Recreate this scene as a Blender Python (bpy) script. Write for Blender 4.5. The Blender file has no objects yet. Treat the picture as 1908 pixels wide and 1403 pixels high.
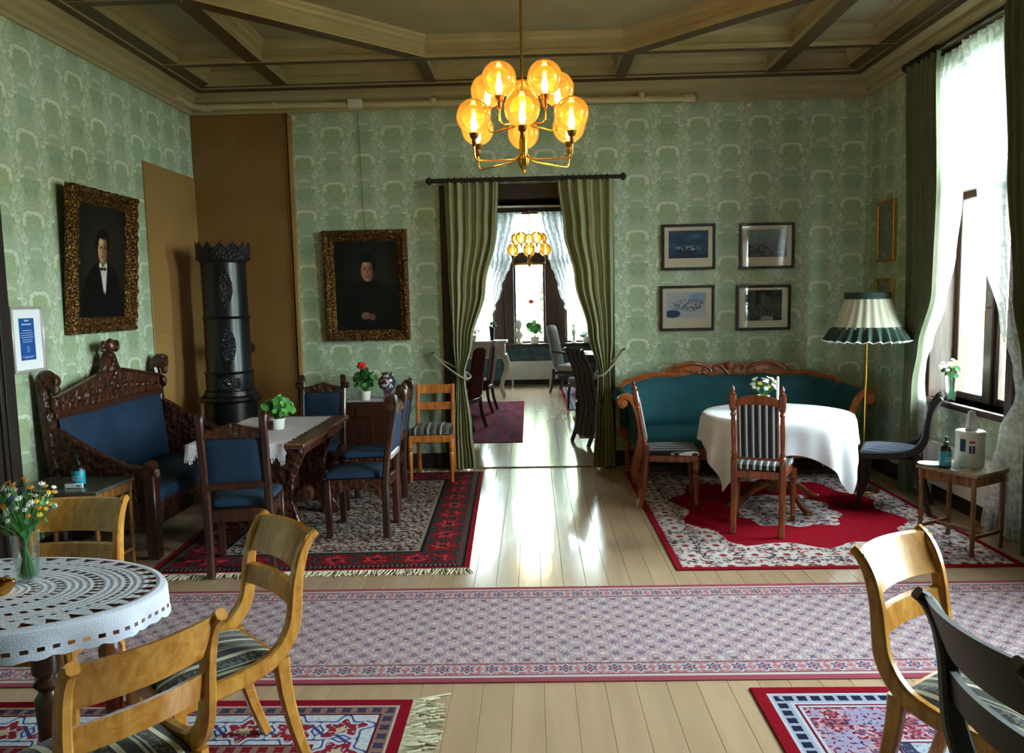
import bpy, bmesh, math, random
from mathutils import Matrix, Vector, noise as mnoise
random.seed(7)
R = math.radians
sc = bpy.context.scene
COL = sc.collection

# ------------------------------------------------------------ camera, sky, exposure
CAM = (0.0, 0.0, 1.65)
FPX, YAW, PITCH, ROLL = 1450.0, R(1.6128), R(5.6586), -0.021
cd = bpy.data.cameras.new('camera')
cam = bpy.data.objects.new('camera', cd)
COL.objects.link(cam)
f_ = Vector((-math.sin(YAW) * math.cos(PITCH), math.cos(YAW) * math.cos(PITCH), -math.sin(PITCH)))
r0 = Vector((math.cos(YAW), math.sin(YAW), 0)); u0 = r0.cross(f_)
r_ = math.cos(ROLL) * r0 + math.sin(ROLL) * u0; u_ = -math.sin(ROLL) * r0 + math.cos(ROLL) * u0
cam.matrix_world = Matrix(((r_.x, u_.x, -f_.x, CAM[0]), (r_.y, u_.y, -f_.y, CAM[1]), (r_.z, u_.z, -f_.z, CAM[2]), (0, 0, 0, 1)))
cd.sensor_fit = 'HORIZONTAL'; cd.sensor_width = 36.0; cd.lens = 36.0 * FPX / 1908.0
cd.clip_start = 0.05
sc.camera = cam
SKY = 15.0
wd = bpy.data.worlds.new('sky'); sc.world = wd; wd.use_nodes = True
wn = wd.node_tree; wn.nodes.clear()
wo = wn.nodes.new('ShaderNodeOutputWorld'); wb = wn.nodes.new('ShaderNodeBackground')
wb.inputs[0].default_value = (0.81, 0.925, 1.0, 1); wb.inputs[1].default_value = SKY
wn.links.new(wb.outputs[0], wo.inputs[0])
vs = sc.view_settings
vs.view_transform = 'Standard'; vs.look = 'None'; vs.exposure = 2.12; vs.gamma = 1.0; vs.use_curve_mapping = False
sc.display_settings.display_device = 'sRGB'
sc.cycles.sample_clamp_indirect = 6.0
sc.cycles.max_bounces = 7; sc.cycles.diffuse_bounces = 2; sc.cycles.glossy_bounces = 3; sc.cycles.transparent_max_bounces = 16
sc.cycles.adaptive_threshold = 0.06

def portal(loc, rot, sx, sy):
    l = bpy.data.lights.new('window_portal', 'AREA'); l.shape = 'RECTANGLE'; l.size = sx; l.size_y = sy
    l.cycles.is_portal = True
    o = bpy.data.objects.new('window_portal', l); o.location = loc; o.rotation_euler = rot; COL.objects.link(o)

# ------------------------------------------------------------ room numbers
XL, XR, YB, YF = -3.245, 3.18, 7.58, -1.3
ZC, ZCOR, ZBEAM = 3.82, 3.46, 3.66
WT = 0.28
YB2 = YB + WT      # far face of the dividing wall
YFAR = 15.0

# ------------------------------------------------------------ small helpers
def lin(c):
    if isinstance(c, str):
        c = c.lstrip('#'); c = [int(c[i:i + 2], 16) / 255 for i in (0, 2, 4)]
    return tuple((v / 12.92 if v <= 0.04045 else ((v + 0.055) / 1.055) ** 2.4) for v in c[:3]) + (1.0,)

class X:
    def __init__(s, g, k): s.g = g; s.k = k
    def __add__(s, o): return s.g.m('ADD', s, o)
    __radd__ = __add__
    def __sub__(s, o): return s.g.m('SUBTRACT', s, o)
    def __rsub__(s, o): return s.g.m('SUBTRACT', o, s)
    def __mul__(s, o): return s.g.m('MULTIPLY', s, o)
    __rmul__ = __mul__
    def __truediv__(s, o): return s.g.m('DIVIDE', s, o)
    def __lt__(s, o): return s.g.m('LESS_THAN', s, o)
    def __gt__(s, o): return s.g.m('GREATER_THAN', s, o)
    def abs(s): return s.g.m('ABSOLUTE', s)
    def frac(s): return s.g.m('FRACT', s)
    def floor(s): return s.g.m('FLOOR', s)
    def sin(s): return s.g.m('SINE', s)
    def cos(s): return s.g.m('COSINE', s)
    def pw(s, e): return s.g.m('POWER', s, e)
    def sqrt(s): return s.g.m('SQRT', s)
    def mn(s, o): return s.g.m('MINIMUM', s, o)
    def mx(s, o): return s.g.m('MAXIMUM', s, o)

class G:
    """a material being built from nodes"""
    def __init__(s, name):
        s.mat = bpy.data.materials.new(name); s.mat.use_nodes = True
        s.nt = s.mat.node_tree; s.nt.nodes.clear()
        s.out = s.nt.nodes.new('ShaderNodeOutputMaterial')
    def n(s, t): return s.nt.nodes.new(t)
    def put(s, sock, v):
        if isinstance(v, X): s.nt.links.new(v.k, sock)
        elif v is not None: sock.default_value = v
    def m(s, op, a, b=None, c=None):
        n = s.n('ShaderNodeMath'); n.operation = op
        for i, v in enumerate((a, b, c)): s.put(n.inputs[i], v)
        return X(s, n.outputs[0])
    def xyz(s, kind='Object'):
        t = s.n('ShaderNodeTexCoord'); p = s.n('ShaderNodeSeparateXYZ')
        s.nt.links.new(t.outputs[kind], p.inputs[0])
        return [X(s, p.outputs[i]) for i in range(3)]
    def vec(s, x, y, z=0.0):
        n = s.n('ShaderNodeCombineXYZ')
        for i, v in enumerate((x, y, z)): s.put(n.inputs[i], v)
        return X(s, n.outputs[0])
    def rnd(s): return X(s, s.n('ShaderNodeObjectInfo').outputs['Random'])
    def noise(s, v, scale=1.0, detail=2.0, rough=0.5, dist=0.0):
        n = s.n('ShaderNodeTexNoise'); s.put(n.inputs['Vector'], v)
        n.inputs['Scale'].default_value = scale; n.inputs['Detail'].default_value = detail
        n.inputs['Roughness'].default_value = rough; n.inputs['Distortion'].default_value = dist
        return X(s, n.outputs[0])
    def voro(s, v, scale=1.0, feat='F1', col=False):
        n = s.n('ShaderNodeTexVoronoi'); n.feature = feat; s.put(n.inputs['Vector'], v); n.inputs['Scale'].default_value = scale
        return X(s, n.outputs['Color' if col else 'Distance'])
    def ss(s, x, a, b, lo=0.0, hi=1.0):
        n = s.n('ShaderNodeMapRange'); n.interpolation_type = 'SMOOTHSTEP'; s.put(n.inputs[0], x)
        n.inputs[1].default_value = a; n.inputs[2].default_value = b; n.inputs[3].default_value = lo; n.inputs[4].default_value = hi
        return X(s, n.outputs[0])
    def mix(s, f, a, b, blend='MIX'):
        n = s.n('ShaderNodeMix'); n.data_type = 'RGBA'; n.blend_type = blend
        s.put(n.inputs[0], f)
        for i, v in ((6, a), (7, b)):
            if isinstance(v, X): s.put(n.inputs[i], v)
            else: n.inputs[i].default_value = lin(v)
        return X(s, n.outputs[2])
    def ramp(s, f, stops):
        n = s.n('ShaderNodeValToRGB'); s.put(n.inputs[0], f); e = n.color_ramp.elements
        while len(e) < len(stops): e.new(0.5)
        for k, (p, c) in enumerate(stops): e[k].position = p; e[k].color = lin(c)
        return X(s, n.outputs[0])
    def attr(s, name):
        n = s.n('ShaderNodeAttribute'); n.attribute_name = name
        return X(s, n.outputs['Color'])
    def bump(s, h, strength=0.3, dist=0.01):
        n = s.n('ShaderNodeBump'); s.put(n.inputs['Height'], h); n.inputs['Strength'].default_value = strength; n.inputs['Distance'].default_value = dist
        return X(s, n.outputs[0])
    def pbr(s, col, rough=0.5, metal=0.0, coat=0.0, spec=None, normal=None, sheen=0.0, coatr=0.1, finish=True):
        n = s.n('ShaderNodeBsdfPrincipled')
        if isinstance(col, X): s.put(n.inputs['Base Color'], col)
        else: n.inputs['Base Color'].default_value = lin(col)
        s.put(n.inputs['Roughness'], rough); s.put(n.inputs['Metallic'], metal)
        n.inputs['Coat Weight'].default_value = coat; n.inputs['Coat Roughness'].default_value = coatr
        if spec is not None: n.inputs['Specular IOR Level'].default_value = spec
        if sheen: n.inputs['Sheen Weight'].default_value = sheen
        if normal is not None: s.put(n.inputs['Normal'], normal)
        o = X(s, n.outputs[0])
        if finish: s.fin(o)
        return o
    def shader(s, t, col=None, **kw):
        n = s.n(t)
        if col is not None:
            if isinstance(col, X): s.put(n.inputs[0], col)
            else: n.inputs[0].default_value = lin(col)
        for k, v in kw.items(): s.put(n.inputs[k], v)
        return X(s, n.outputs[0])
    def mixs(s, f, a, b):
        n = s.n('ShaderNodeMixShader'); s.put(n.inputs[0], f); s.put(n.inputs[1], a); s.put(n.inputs[2], b)
        return X(s, n.outputs[0])
    def fin(s, sh): s.nt.links.new(sh.k, s.out.inputs[0]); return s.mat

MATS = {}
def M(name): return MATS[name]

# ------------------------------------------------------------ mesh builder
def cr(pts, n=8, closed=False):
    """Catmull-Rom through points of any dimension"""
    out = []; P = [tuple(p) for p in pts]; k = len(P)
    rng = range(k) if closed else range(k - 1)
    for i in rng:
        if closed: a, b, c, d = P[(i - 1) % k], P[i], P[(i + 1) % k], P[(i + 2) % k]
        else: a, b, c, d = P[max(i - 1, 0)], P[i], P[i + 1], P[min(i + 2, k - 1)]
        for j in range(n):
            t = j / n
            out.append(tuple(0.5 * (2 * q + (r - p) * t + (2 * p - 5 * q + 4 * r - s) * t * t + (3 * q - p - 3 * r + s) * t ** 3) for p, q, r, s in zip(a, b, c, d)))
    if not closed: out.append(P[-1])
    return out

def interp(tab, z):
    """smooth value table [(z, v...)] rising in z"""
    if z <= tab[0][0]: return tab[0][1]
    for (z0, v0), (z1, v1) in zip(tab, tab[1:]):
        if z <= z1:
            t = (z - z0) / (z1 - z0); t = t * t * (3 - 2 * t); return v0 + (v1 - v0) * t
    return tab[-1][1]

class MB:
    def __init__(s): s.v = []; s.f = []; s.c = None
    def add(s, vs, fs, mx=None):
        o = len(s.v)
        s.v += [tuple(mx @ Vector(p)) for p in vs] if mx is not None else [tuple(p) for p in vs]
        s.f += [[i + o for i in f] for f in fs]
        return s
    def bm(s, bm, mx=None):
        bm.verts.index_update()
        s.add([v.co[:] for v in bm.verts], [[v.index for v in f.verts] for f in bm.faces], mx); bm.free(); return s
    def box(s, x0, x1, y0, y1, z0, z1, bev=0.0, mx=None, seg=1):
        if bev <= 0:
            return s.add([(x, y, z) for z in (z0, z1) for y in (y0, y1) for x in (x0, x1)],
                         [(0, 2, 3, 1), (4, 5, 7, 6), (0, 1, 5, 4), (2, 6, 7, 3), (0, 4, 6, 2), (1, 3, 7, 5)], mx)
        b = bmesh.new(); bmesh.ops.create_cube(b, size=1.0)
        for v in b.verts: v.co = Vector(((x0 + x1) / 2 + v.co.x * (x1 - x0), (y0 + y1) / 2 + v.co.y * (y1 - y0), (z0 + z1) / 2 + v.co.z * (z1 - z0)))
        bmesh.ops.bevel(b, geom=list(b.edges), offset=bev, segments=seg, affect='EDGES', profile=0.5)
        return s.bm(b, mx)
    def prism(s, poly, t0, t1, axis='y', bev=0.0, mx=None):
        """polygon (u,w) pushed along an axis: x -> (t,u,w), y -> (u,t,w), z -> (u,w,t)"""
        mp = {'x': lambda u, w, t: (t, u, w), 'y': lambda u, w, t: (u, t, w), 'z': lambda u, w, t: (u, w, t)}[axis]
        b = bmesh.new()
        va = [b.verts.new(mp(u, w, t0)) for u, w in poly]; vb = [b.verts.new(mp(u, w, t1)) for u, w in poly]
        b.faces.new(va[::-1]); b.faces.new(vb); k = len(poly)
        for i in range(k): b.faces.new((va[i], va[(i + 1) % k], vb[(i + 1) % k], vb[i]))
        bmesh.ops.recalc_face_normals(b, faces=b.faces)
        if bev > 0:
            ed = [e for e in b.edges if e.calc_face_angle(0) > 0.5]
            bmesh.ops.bevel(b, geom=ed, offset=bev, segments=1, affect='EDGES')
        return s.bm(b, mx)
    def loft(s, rings, cap=True, closed=True, loop=False, mx=None):
        k = len(rings[0]); vs = [p for r in rings for p in r]; fs = []
        n = len(rings)
        for i in range(n if loop else n - 1):
            for j in range(k if closed else k - 1):
                a, b = i * k + j, i * k + (j + 1) % k; c = ((i + 1) % n) * k
                fs.append((a, b, c + (j + 1) % k, c + j))
        if cap and not loop: fs.append(list(range(k))[::-1]); fs.append([(n - 1) * k + j for j in range(k)])
        return s.add(vs, fs, mx)
    def lathe(s, prof, n=24, at=(0, 0, 0), mx=None, fn=None):
        rings = []
        for r, z in prof:
            rings.append([(at[0] + r * math.cos(2 * math.pi * j / n) * (fn(j / n, z) if fn else 1), at[1] + r * math.sin(2 * math.pi * j / n) * (fn(j / n, z) if fn else 1), at[2] + z) for j in range(n)])
        return s.loft(rings, mx=mx)
    def tube(s, path, r, n=10, mx=None, cap=True, loop=False):
        P = [Vector(p) for p in path]; rings = []; k = len(P); up = None
        for i, p in enumerate(P):
            if loop: t = P[(i + 1) % k] - P[i - 1]
            else: t = P[min(i + 1, k - 1)] - P[max(i - 1, 0)]
            t.normalize()
            if up is None: up = t.orthogonal().normalized()
            up = (up - t * up.dot(t)).normalized(); sd = t.cross(up)
            rr = r(i / (k - 1)) if callable(r) else (r[i] if isinstance(r, (list, tuple)) else r)
            rings.append([tuple(p + (up * math.cos(a) + sd * math.sin(a)) * rr) for a in [2 * math.pi * j / n for j in range(n)]])
        return s.loft(rings, cap=cap, loop=loop, mx=mx)
    def strip(s, path, side, w, t, mx=None, bev=0.22):
        """a bar of rectangular section with eased corners along a path; side: width direction; w, t: sizes (numbers or lists)"""
        P = [Vector(p) for p in path]; k = len(P); sdv = Vector(side).normalized(); rings = []
        for i, p in enumerate(P):
            tg = (P[min(i + 1, k - 1)] - P[max(i - 1, 0)]).normalized()
            s2 = (sdv - tg * sdv.dot(tg)).normalized(); nn = tg.cross(s2)
            ww = (w[i] if isinstance(w, (list, tuple)) else w) / 2; tt = (t[i] if isinstance(t, (list, tuple)) else t) / 2
            e = min(ww, tt) * bev * 2
            rings.append([tuple(p + s2 * a + nn * b) for a, b in ((-ww + e, -tt), (ww - e, -tt), (ww, -tt + e), (ww, tt - e), (ww - e, tt), (-ww + e, tt), (-ww, tt - e), (-ww, -tt + e))])
        return s.loft(rings, mx=mx)
    def ball(s, c, rx, ry=None, rz=None, n=12, m=8, mx=None):
        ry = ry or rx; rz = rz or rx; rings = []
        for i in range(m + 1):
            a = -math.pi / 2 + math.pi * i / m; a = max(-1.5, min(1.5, a))
            rings.append([(c[0] + rx * math.cos(a) * math.cos(2 * math.pi * j / n), c[1] + ry * math.cos(a) * math.sin(2 * math.pi * j / n), c[2] + rz * math.sin(a)) for j in range(n)])
        return s.loft(rings, mx=mx)
    def grid(s, fn, nu, nv, thick=0.0, closed_u=False, mx=None):
        vs = [fn(i / nu, j / nv) for j in range(nv + 1) for i in range(nu + 1)]
        fs = [(j * (nu + 1) + i, j * (nu + 1) + i + 1, (j + 1) * (nu + 1) + i + 1, (j + 1) * (nu + 1) + i) for j in range(nv) for i in range(nu)]
        return s.add(vs, fs, mx)
    def cushion(s, pts, z0, z1, crown=0.02, r=0.02, mx=None, n=6):
        """a padded slab over a plan polygon (convex), rounded edge and crowned top"""
        cx = sum(p[0] for p in pts) / len(pts); cy = sum(p[1] for p in pts) / len(pts)
        ring = cr(pts, n, closed=True) if len(pts) > 8 else rounded(pts, r * 1.6, 4)
        def sc_(k, z): return [(cx + (x - cx) * k, cy + (y - cy) * k, z) for x, y in ring]
        sz = max(abs(p[0] - cx) for p in pts); q = r / sz
        rings = [sc_(1 - q, z0), sc_(1, z0 + r * 0.6), sc_(1, z1 - r), sc_(1 - q * 0.35, z1 - r * 0.3), sc_(1 - q, z1)]
        for k in (0.75, 0.5, 0.25, 0.02): rings.append(sc_((1 - q) * k, z1 + crown * (1 - k * k)))
        return s.loft(rings, mx=mx)
    def build(s, name, mat, parent=None, smooth=True, ang=38, flat=False):
        me = bpy.data.meshes.new(name); me.from_pydata(s.v, [], s.f); me.update()
        b = bmesh.new(); b.from_mesh(me); bmesh.ops.recalc_face_normals(b, faces=b.faces); b.to_mesh(me); b.free()
        if not flat:
            me.shade_smooth(); me.set_sharp_from_angle(angle=R(ang))
        if mat: me.materials.append(M(mat))
        o = bpy.data.objects.new(name, me); COL.objects.link(o)
        if parent: o.parent = parent
        return o

def rounded(pts, r, n=4):
    out = []; k = len(pts)
    for i in range(k):
        p = Vector(pts[i]); a = (Vector(pts[i - 1]) - p); b = (Vector(pts[(i + 1) % k]) - p)
        rr = min(r, a.length * 0.45, b.length * 0.45); A = p + a.normalized() * rr; B = p + b.normalized() * rr
        for j in range(n + 1):
            t = j / n; q = A * (1 - t) ** 2 + p * 2 * t * (1 - t) + B * t * t; out.append((q.x, q.y))
    return out

def tag(o, label=None, cat=None, group=None, kind=None):
    if label: o['label'] = label
    if cat: o['category'] = cat
    if group: o['group'] = group
    if kind: o['kind'] = kind
    return o
def struct(o): o['kind'] = 'structure'; return o
def thing(name, label, cat, loc=(0, 0, 0), rz=0.0, group=None):
    o = bpy.data.objects.new(name, None); COL.objects.link(o); o.empty_display_size = 0.1
    o.location = loc; o.rotation_euler = (0, 0, rz)
    return tag(o, label, cat, group)
def copy_tree(o, parent=None):
    c = o.copy(); COL.objects.link(c); c.parent = parent
    for ch in list(o.children): copy_tree(ch, c)
    return c
def dup(o, loc, rz, label):
    c = copy_tree(o); c.location = loc; c.rotation_euler = (0, 0, rz); c['label'] = label; return c
def rotm(axis, a, at=(0, 0, 0)):
    return Matrix.Translation(at) @ Matrix.Rotation(a, 4, axis)
def share(src, name, parent, mx):
    """another piece with the same mesh"""
    o = bpy.data.objects.new(name, src.data); COL.objects.link(o); o.parent = parent; o.matrix_local = mx; return o
# ------------------------------------------------------------ materials
def simple(name, col, rough=0.5, metal=0.0, coat=0.0, **k):
    g = G(name); g.pbr(col, rough, metal, coat, **k); MATS[name] = g.mat

def wood(name, dark, light, rough=0.35, scale=1.0, axis=2, coat=0.0, figure=0.0, carve=0.0):
    g = G(name); p = g.xyz(); r = g.rnd()
    k = [38.0 * scale] * 3; k[axis] = 3.0 * scale
    v = g.vec(p[0] * k[0] + r * 17.0, p[1] * k[1], p[2] * k[2])
    n1 = g.noise(v, 1.0, 4.0, 0.6, 0.6)
    f = g.ss(n1, 0.3, 0.72)
    if figure:
        n2 = g.noise(g.vec(p[0] * 9, p[1] * 9, p[2] * 9), 1.3, 3, 0.6, 1.5)
        f = f * (1 - figure) + g.ss(n2, 0.35, 0.68) * figure
    c = g.mix(f, dark, light)
    h = n1
    nrm = None
    if carve:
        vv = g.voro(g.vec(p[0], p[1], p[2]), 26.0, 'SMOOTH_F1'); w2 = g.noise(g.vec(p[0], p[1], p[2]), 34.0, 2)
        hh = vv * 1.2 + w2 * 0.7
        c = g.mix(g.ss(hh, 0.75, 0.35), c, dark)
        nrm = g.bump(hh, carve, 0.02)
    else: nrm = g.bump(h, 0.06, 0.004)
    g.pbr(c, rough, 0, coat, normal=nrm); MATS[name] = g.mat

wood('oak_dark', '221009', '4c2414', 0.38, coat=0.25)
wood('oak_carved', '1c0b06', '5c2c17', 0.36, coat=0.25, carve=0.9)
wood('mahogany', '5a2610', '9a4c22', 0.32, coat=0.35)
wood('mahogany_sofa', '6a2c10', 'b8642c', 0.32, axis=0, coat=0.35, figure=0.3)
wood('birch', 'a5661f', 'd39a47', 0.27, coat=0.5, figure=0.4, scale=0.8)
wood('pine', 'a9581c', 'd98a3c', 0.35, coat=0.3)
wood('walnut_shade_black', '0c0806', '1a110c', 0.5, coat=0.0)  # own dark wood at the round table, painted-in shade on the right-edge chair
wood('trim_wood', '160e0b', '2b1d16', 0.55, scale=0.6)
wood('table_oak', '2c1a10', '6b4126', 0.4, axis=1, coat=0.2)
wood('side_wood', '5a3418', 'a06a34', 0.4, coat=0.2)
wood('window_wood', '2c1b12', '4f3525', 0.45)
simple('ground_lawn', '4a5638', 0.9)

# wallpaper: half-drop repeat of tree crowns
def wallpaper(name, ax, teal=0.0):
    g = G(name); p = g.xyz(); h, z = p[ax], p[2]
    P3 = g.vec(p[0], p[1], p[2])
    u = h / 0.290; col = u.floor(); odd = (col * 0.5).frac() * 2.0
    fu = u.frac() - 0.5; au = fu.abs()                # mirrored left/right
    v = z / 0.52 + odd * 0.5; fv = v.frac()
    Q = lambda k, o=0.0: g.vec(au * k + o, fv * k * 1.8, o)
    w1 = g.noise(Q(9.0), 1.0, 2.0) - 0.5; w2 = g.noise(Q(9.0, 7.3), 1.0, 2.0) - 0.5
    du = au + w1 * 0.07; dv = fv + w2 * 0.05
    leaf = g.noise(Q(7.0, 3.1), 1.6, 4.0, 0.65)
    stroke = g.noise(g.vec(au * 30.0, fv * 6.0, 0.0), 1.0, 3.0, 0.6)
    base = g.mix(g.ss(leaf, 0.35, 0.65), '93a67e', 'b1bf9c')
    foliage = g.mix(g.ss(stroke, 0.40, 0.58), '9fb28d', '6f8e62')
    c = g.mix(g.ss(fv, -.02, .06) * g.ss(fv, .34, .26) * g.ss(au - fv * .7, .22, .08), base, foliage)
    c = g.mix(g.ss(fv, .48, .56) * g.ss(fv, .64, .57) * g.ss(au, .34, .2) * .8, c, foliage)
    # flank puffs between the columns
    fl_ = g.ss(au, .28, .38) * g.ss(g.noise(Q(6.5, 1.7), 1.2, 3.0), 0.46, 0.55)
    c = g.mix(fl_ * .6, c, 'c6d2b8')
    for pu, pv, ru, rv in ((.46, .60, .13, .075), (.36, .52, .10, .05), (.30, .335, .13, .045), (.44, .27, .09, .05)):
        pe = ((du - pu) / ru).abs().pw(2.0) + ((dv - pv) / rv).abs().pw(2.0)
        c = g.mix(g.ss(pe, 1.5, 1.15) * .5, c, '6f8c61'); c = g.mix(g.ss(pe, 1.08, .9), c, 'a9bb98'); c = g.mix(g.ss(pe, 1.05, .9) * g.ss(pe + (dv - pv) * -9.0, .15, .5), c, 'd0dbc3')
    def arch(c, cv, hw, hh, th, fill, rimc, vmin):
        e = ((du / hw).abs().pw(2.8) + ((dv - cv) / hh).abs().pw(2.8))
        t_ = g.m('ARCTAN2', (dv - cv) / hh, du / hw)
        scal = (t_ * 13.0).cos() * 0.10
        out = g.ss(e + scal, 1.12, 0.98)
        rim = g.ss(e - scal * .6, th, th + .14) * g.ss(dv, vmin, vmin + .07)
        c = g.mix(out * g.ss(dv, vmin - .10, vmin - .02), c, fill)
        c = g.mix(g.ss(e + scal, 1.38, 1.12) * g.ss(e + scal, 1.0, 1.14) * g.ss(dv, vmin, vmin + .05) * .55, c, '668457')
        return g.mix(out * rim * .92, c, rimc)
    c = arch(c, .345, .23, .105, .30, g.mix(g.ss(leaf, .3, .7), '8fa67c', 'a4b792'), 'c6d2b8', .36)
    c = arch(c, .74, .395, .165, .27, g.mix(g.ss(leaf, .3, .7), '869b6a', '9cb07e'), 'd4ddc4', .67)
    c = g.mix(g.ss(g.noise(P3, 90.0, 3.0, 0.7), 0.52, 0.66) * 0.25, c, '76906c')
    c = g.mix(g.ss(g.noise(P3, 2.2, 2.0), 0.35, 0.7) * 0.22, c, 'a3bdb0')
    c = g.mix(0.14, c, 'dcdfcd')
    g.pbr(c, 0.62, spec=0.35); MATS[name] = g.mat
wallpaper('wallpaper_back', 0); wallpaper('wallpaper_side', 1)
g = G('wallpaper_teal'); p = g.xyz(); n_ = g.noise(g.vec(p[0], p[1], p[2]), 9.0, 4)
g.pbr(g.mix(g.ss(n_, .35, .65), '2f4a52', '4a6a72'), 0.6); MATS['wallpaper_teal'] = g.mat

# painted floor boards
g = G('floor_paint'); p = g.xyz(); r = g.rnd()
n1 = g.noise(g.vec(p[0] * 6 + r * 31, p[1] * 0.7, 0), 2.0, 3); n2 = g.noise(g.vec(p[0] * 60 + r * 9, p[1] * 5, 0), 1.0, 3)
n3 = g.noise(g.vec(p[0] * 3 + r * 3, p[1] * 1.6, 0.0), 2.5, 2)
c = g.mix(g.ss(n1, .3, .7), 'b19478', 'bea083'); c = g.mix(r * 0.35, c, 'a58a6d')
g.pbr(c, 0.18, coat=0.35, coatr=0.05, normal=g.bump(g.noise(g.vec(p[0] * 9 + r * 5, p[1] * 1.2, 0.0), 2.0, 1), 0.05, 0.02)); MATS['floor_paint'] = g.mat
simple('floor_joint', '5f4f3a', 0.8)
def paint(name, a, b, rough=0.5, sc_=3.0):
    g = G(name); p = g.xyz(); n = g.noise(g.vec(p[0], p[1], p[2]), sc_, 3)
    g.pbr(g.mix(g.ss(n, .35, .65), a, b), rough, normal=g.bump(g.noise(g.vec(p[0], p[1], p[2]), 120., 2), .04, .003)); MATS[name] = g.mat
paint('ceiling_paint', 'a2946c', 'ab9c74', 0.5)
paint('ceiling_field', '9a9070', 'a29879', 0.6)
paint('beam_brown', '4a3620', '523d26', 0.45)
simple('trim_matte', '160e0b', 1.0, spec=0.0)
paint('panel_brown', '80592c', '876033', 0.42)
paint('panel_tan', '9b7643', 'a27c48', 0.42)
paint('pipe_paint', 'bfae86', 'c8b790', 0.35)
paint('white_metal', 'd8d6d0', 'e0ded8', 0.4)
paint('plaster_outside', 'c9c2b4', 'd6cfc2', 0.8)
paint('exterior_white', 'e4e4e0', 'ececea', 0.5)
paint('black_iron', '08080a', '0f1013', 0.32, 20)
g = G('iron_carved'); p = g.xyz(); a = g.voro(g.vec(p[0], p[1], p[2]), 55.0); b_ = g.noise(g.vec(p[0], p[1], p[2]), 60., 2)
g.pbr(g.mix(g.ss(a, .2, .6), '101114', '25262b'), 0.3, 0.3, normal=g.bump(a + b_ * .5, 1.0, .012)); MATS['iron_carved'] = g.mat
# textiles
def fabric(name, a, b, rough=0.9, sheen=0.05, sc_=160.0):
    g = G(name); p = g.xyz(); n = g.noise(g.vec(p[0], p[1], p[2]), sc_, 2); n2 = g.noise(g.vec(p[0], p[1], p[2]), 6.0, 2)
    g.pbr(g.mix(g.ss(n, .3, .7) * 0.6 + g.ss(n2, .3, .7) * 0.4, a, b), rough, sheen=sheen, normal=g.bump(n, .15, .003)); MATS[name] = g.mat
fabric('blue_velvet', '08233c', '0d304e', 0.8, 0.0)
fabric('teal_velvet', '0c424c', '125662', 0.8, 0.0)
fabric('red_velvet', '520a12', '6a101a')
fabric('pale_velvet', '8d8a86', 'b5b2ad')
fabric('drape_green', '868860', '9b9c75', 0.8, 0.1)
fabric('drape_grey', '39443a', '46523f', 0.85, 0.2)
fabric('drape_green_shaded', '565c44', '666b50', 0.85, 0.05)  # darker copy of the doorway green, shadow by the window put into the colour
fabric('white_cloth', 'e3e3ea', 'eeeef3', 0.85, 0.1)
fabric('blanket_purple', '6a1030', '8c1840', 0.95, 0.2)
fabric('cord', 'a9a184', 'bdb597', 0.8, 0.1)
fabric('fringe_cream', 'b9b08f', 'd6cfb4', 0.95, 0.1)
def stripes(name, ax, period, bands, orn=None, jitter=0.0):
    """bands: [(start, colour)] over one period"""
    g = G(name); p = g.xyz(); f = (p[ax] / period + 0.03).frac(); c = None
    for s0, col in bands:
        if c is None: c = col
        else: c = g.mix(f > s0, c, col)
    if orn:
        o0, o1, oc = orn
        m_ = (f > o0) * (f < o1) * g.ss(g.noise(g.vec(p[0] * 1.0, p[1] * 1.0, p[2]), 95.0, 2), .50, .56)
        c = g.mix(m_, c, oc)
    n = g.noise(g.vec(p[0], p[1], p[2]), 260., 1)
    g.pbr(c, 0.85, sheen=0.1, normal=g.bump(n, .12, .003)); MATS[name] = g.mat
stripes('stripe_birch', 0, 0.115, [(0, '17171a'), (.30, '8f8b74'), (.36, '17171a'), (.42, '8f8b74'), (.50, '1b1b1e'), (.80, 'b4ae93'), (.95, '17171a')], (.0, .30, '5a5850'))
stripes('stripe_white', 0, 0.044, [(0, '0e0e11'), (.50, 'c9c9cc'), (.72, '0e0e11'), (.80, '9a9a9e'), (.86, '0e0e11')])
stripes('stripe_blue', 0, 0.040, [(0, '15192a'), (.55, '4a5470'), (.8, '15192a')])
stripes('stripe_far', 0, 0.12, [(0, '0e0e11'), (.5, '8a8578'), (.62, '17171a'), (.8, '6a665c')])

# lace: white net with a figure, light passes
def lace(name, dens, sc_, tint='f2f2f2', ax=(1, 2), vary=0.2):
    g = G(name); p = g.xyz(); P3 = g.vec(p[ax[0]], p[ax[1]], 0.0)
    fig = g.ss(g.noise(P3, sc_, 3.0, 0.55), 0.44, 0.58)
    net = g.ss(g.voro(P3, sc_ * 14.0, 'DISTANCE_TO_EDGE'), 0.05, 0.10, 1.0, 0.0)
    dn = g.m('MINIMUM', fig * vary + dens + net * 0.15, 0.96)
    body = g.mixs(0.55, g.shader('ShaderNodeBsdfDiffuse', tint), g.shader('ShaderNodeBsdfTranslucent', tint))
    g.fin(g.mixs(dn, g.shader('ShaderNodeBsdfTransparent', 'ffffff'), body)); MATS[name] = g.mat
lace('lace_window', 0.33, 22.0)
lace('lace_far', 0.50, 16.0, 'dcdce0', (0, 2))

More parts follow.
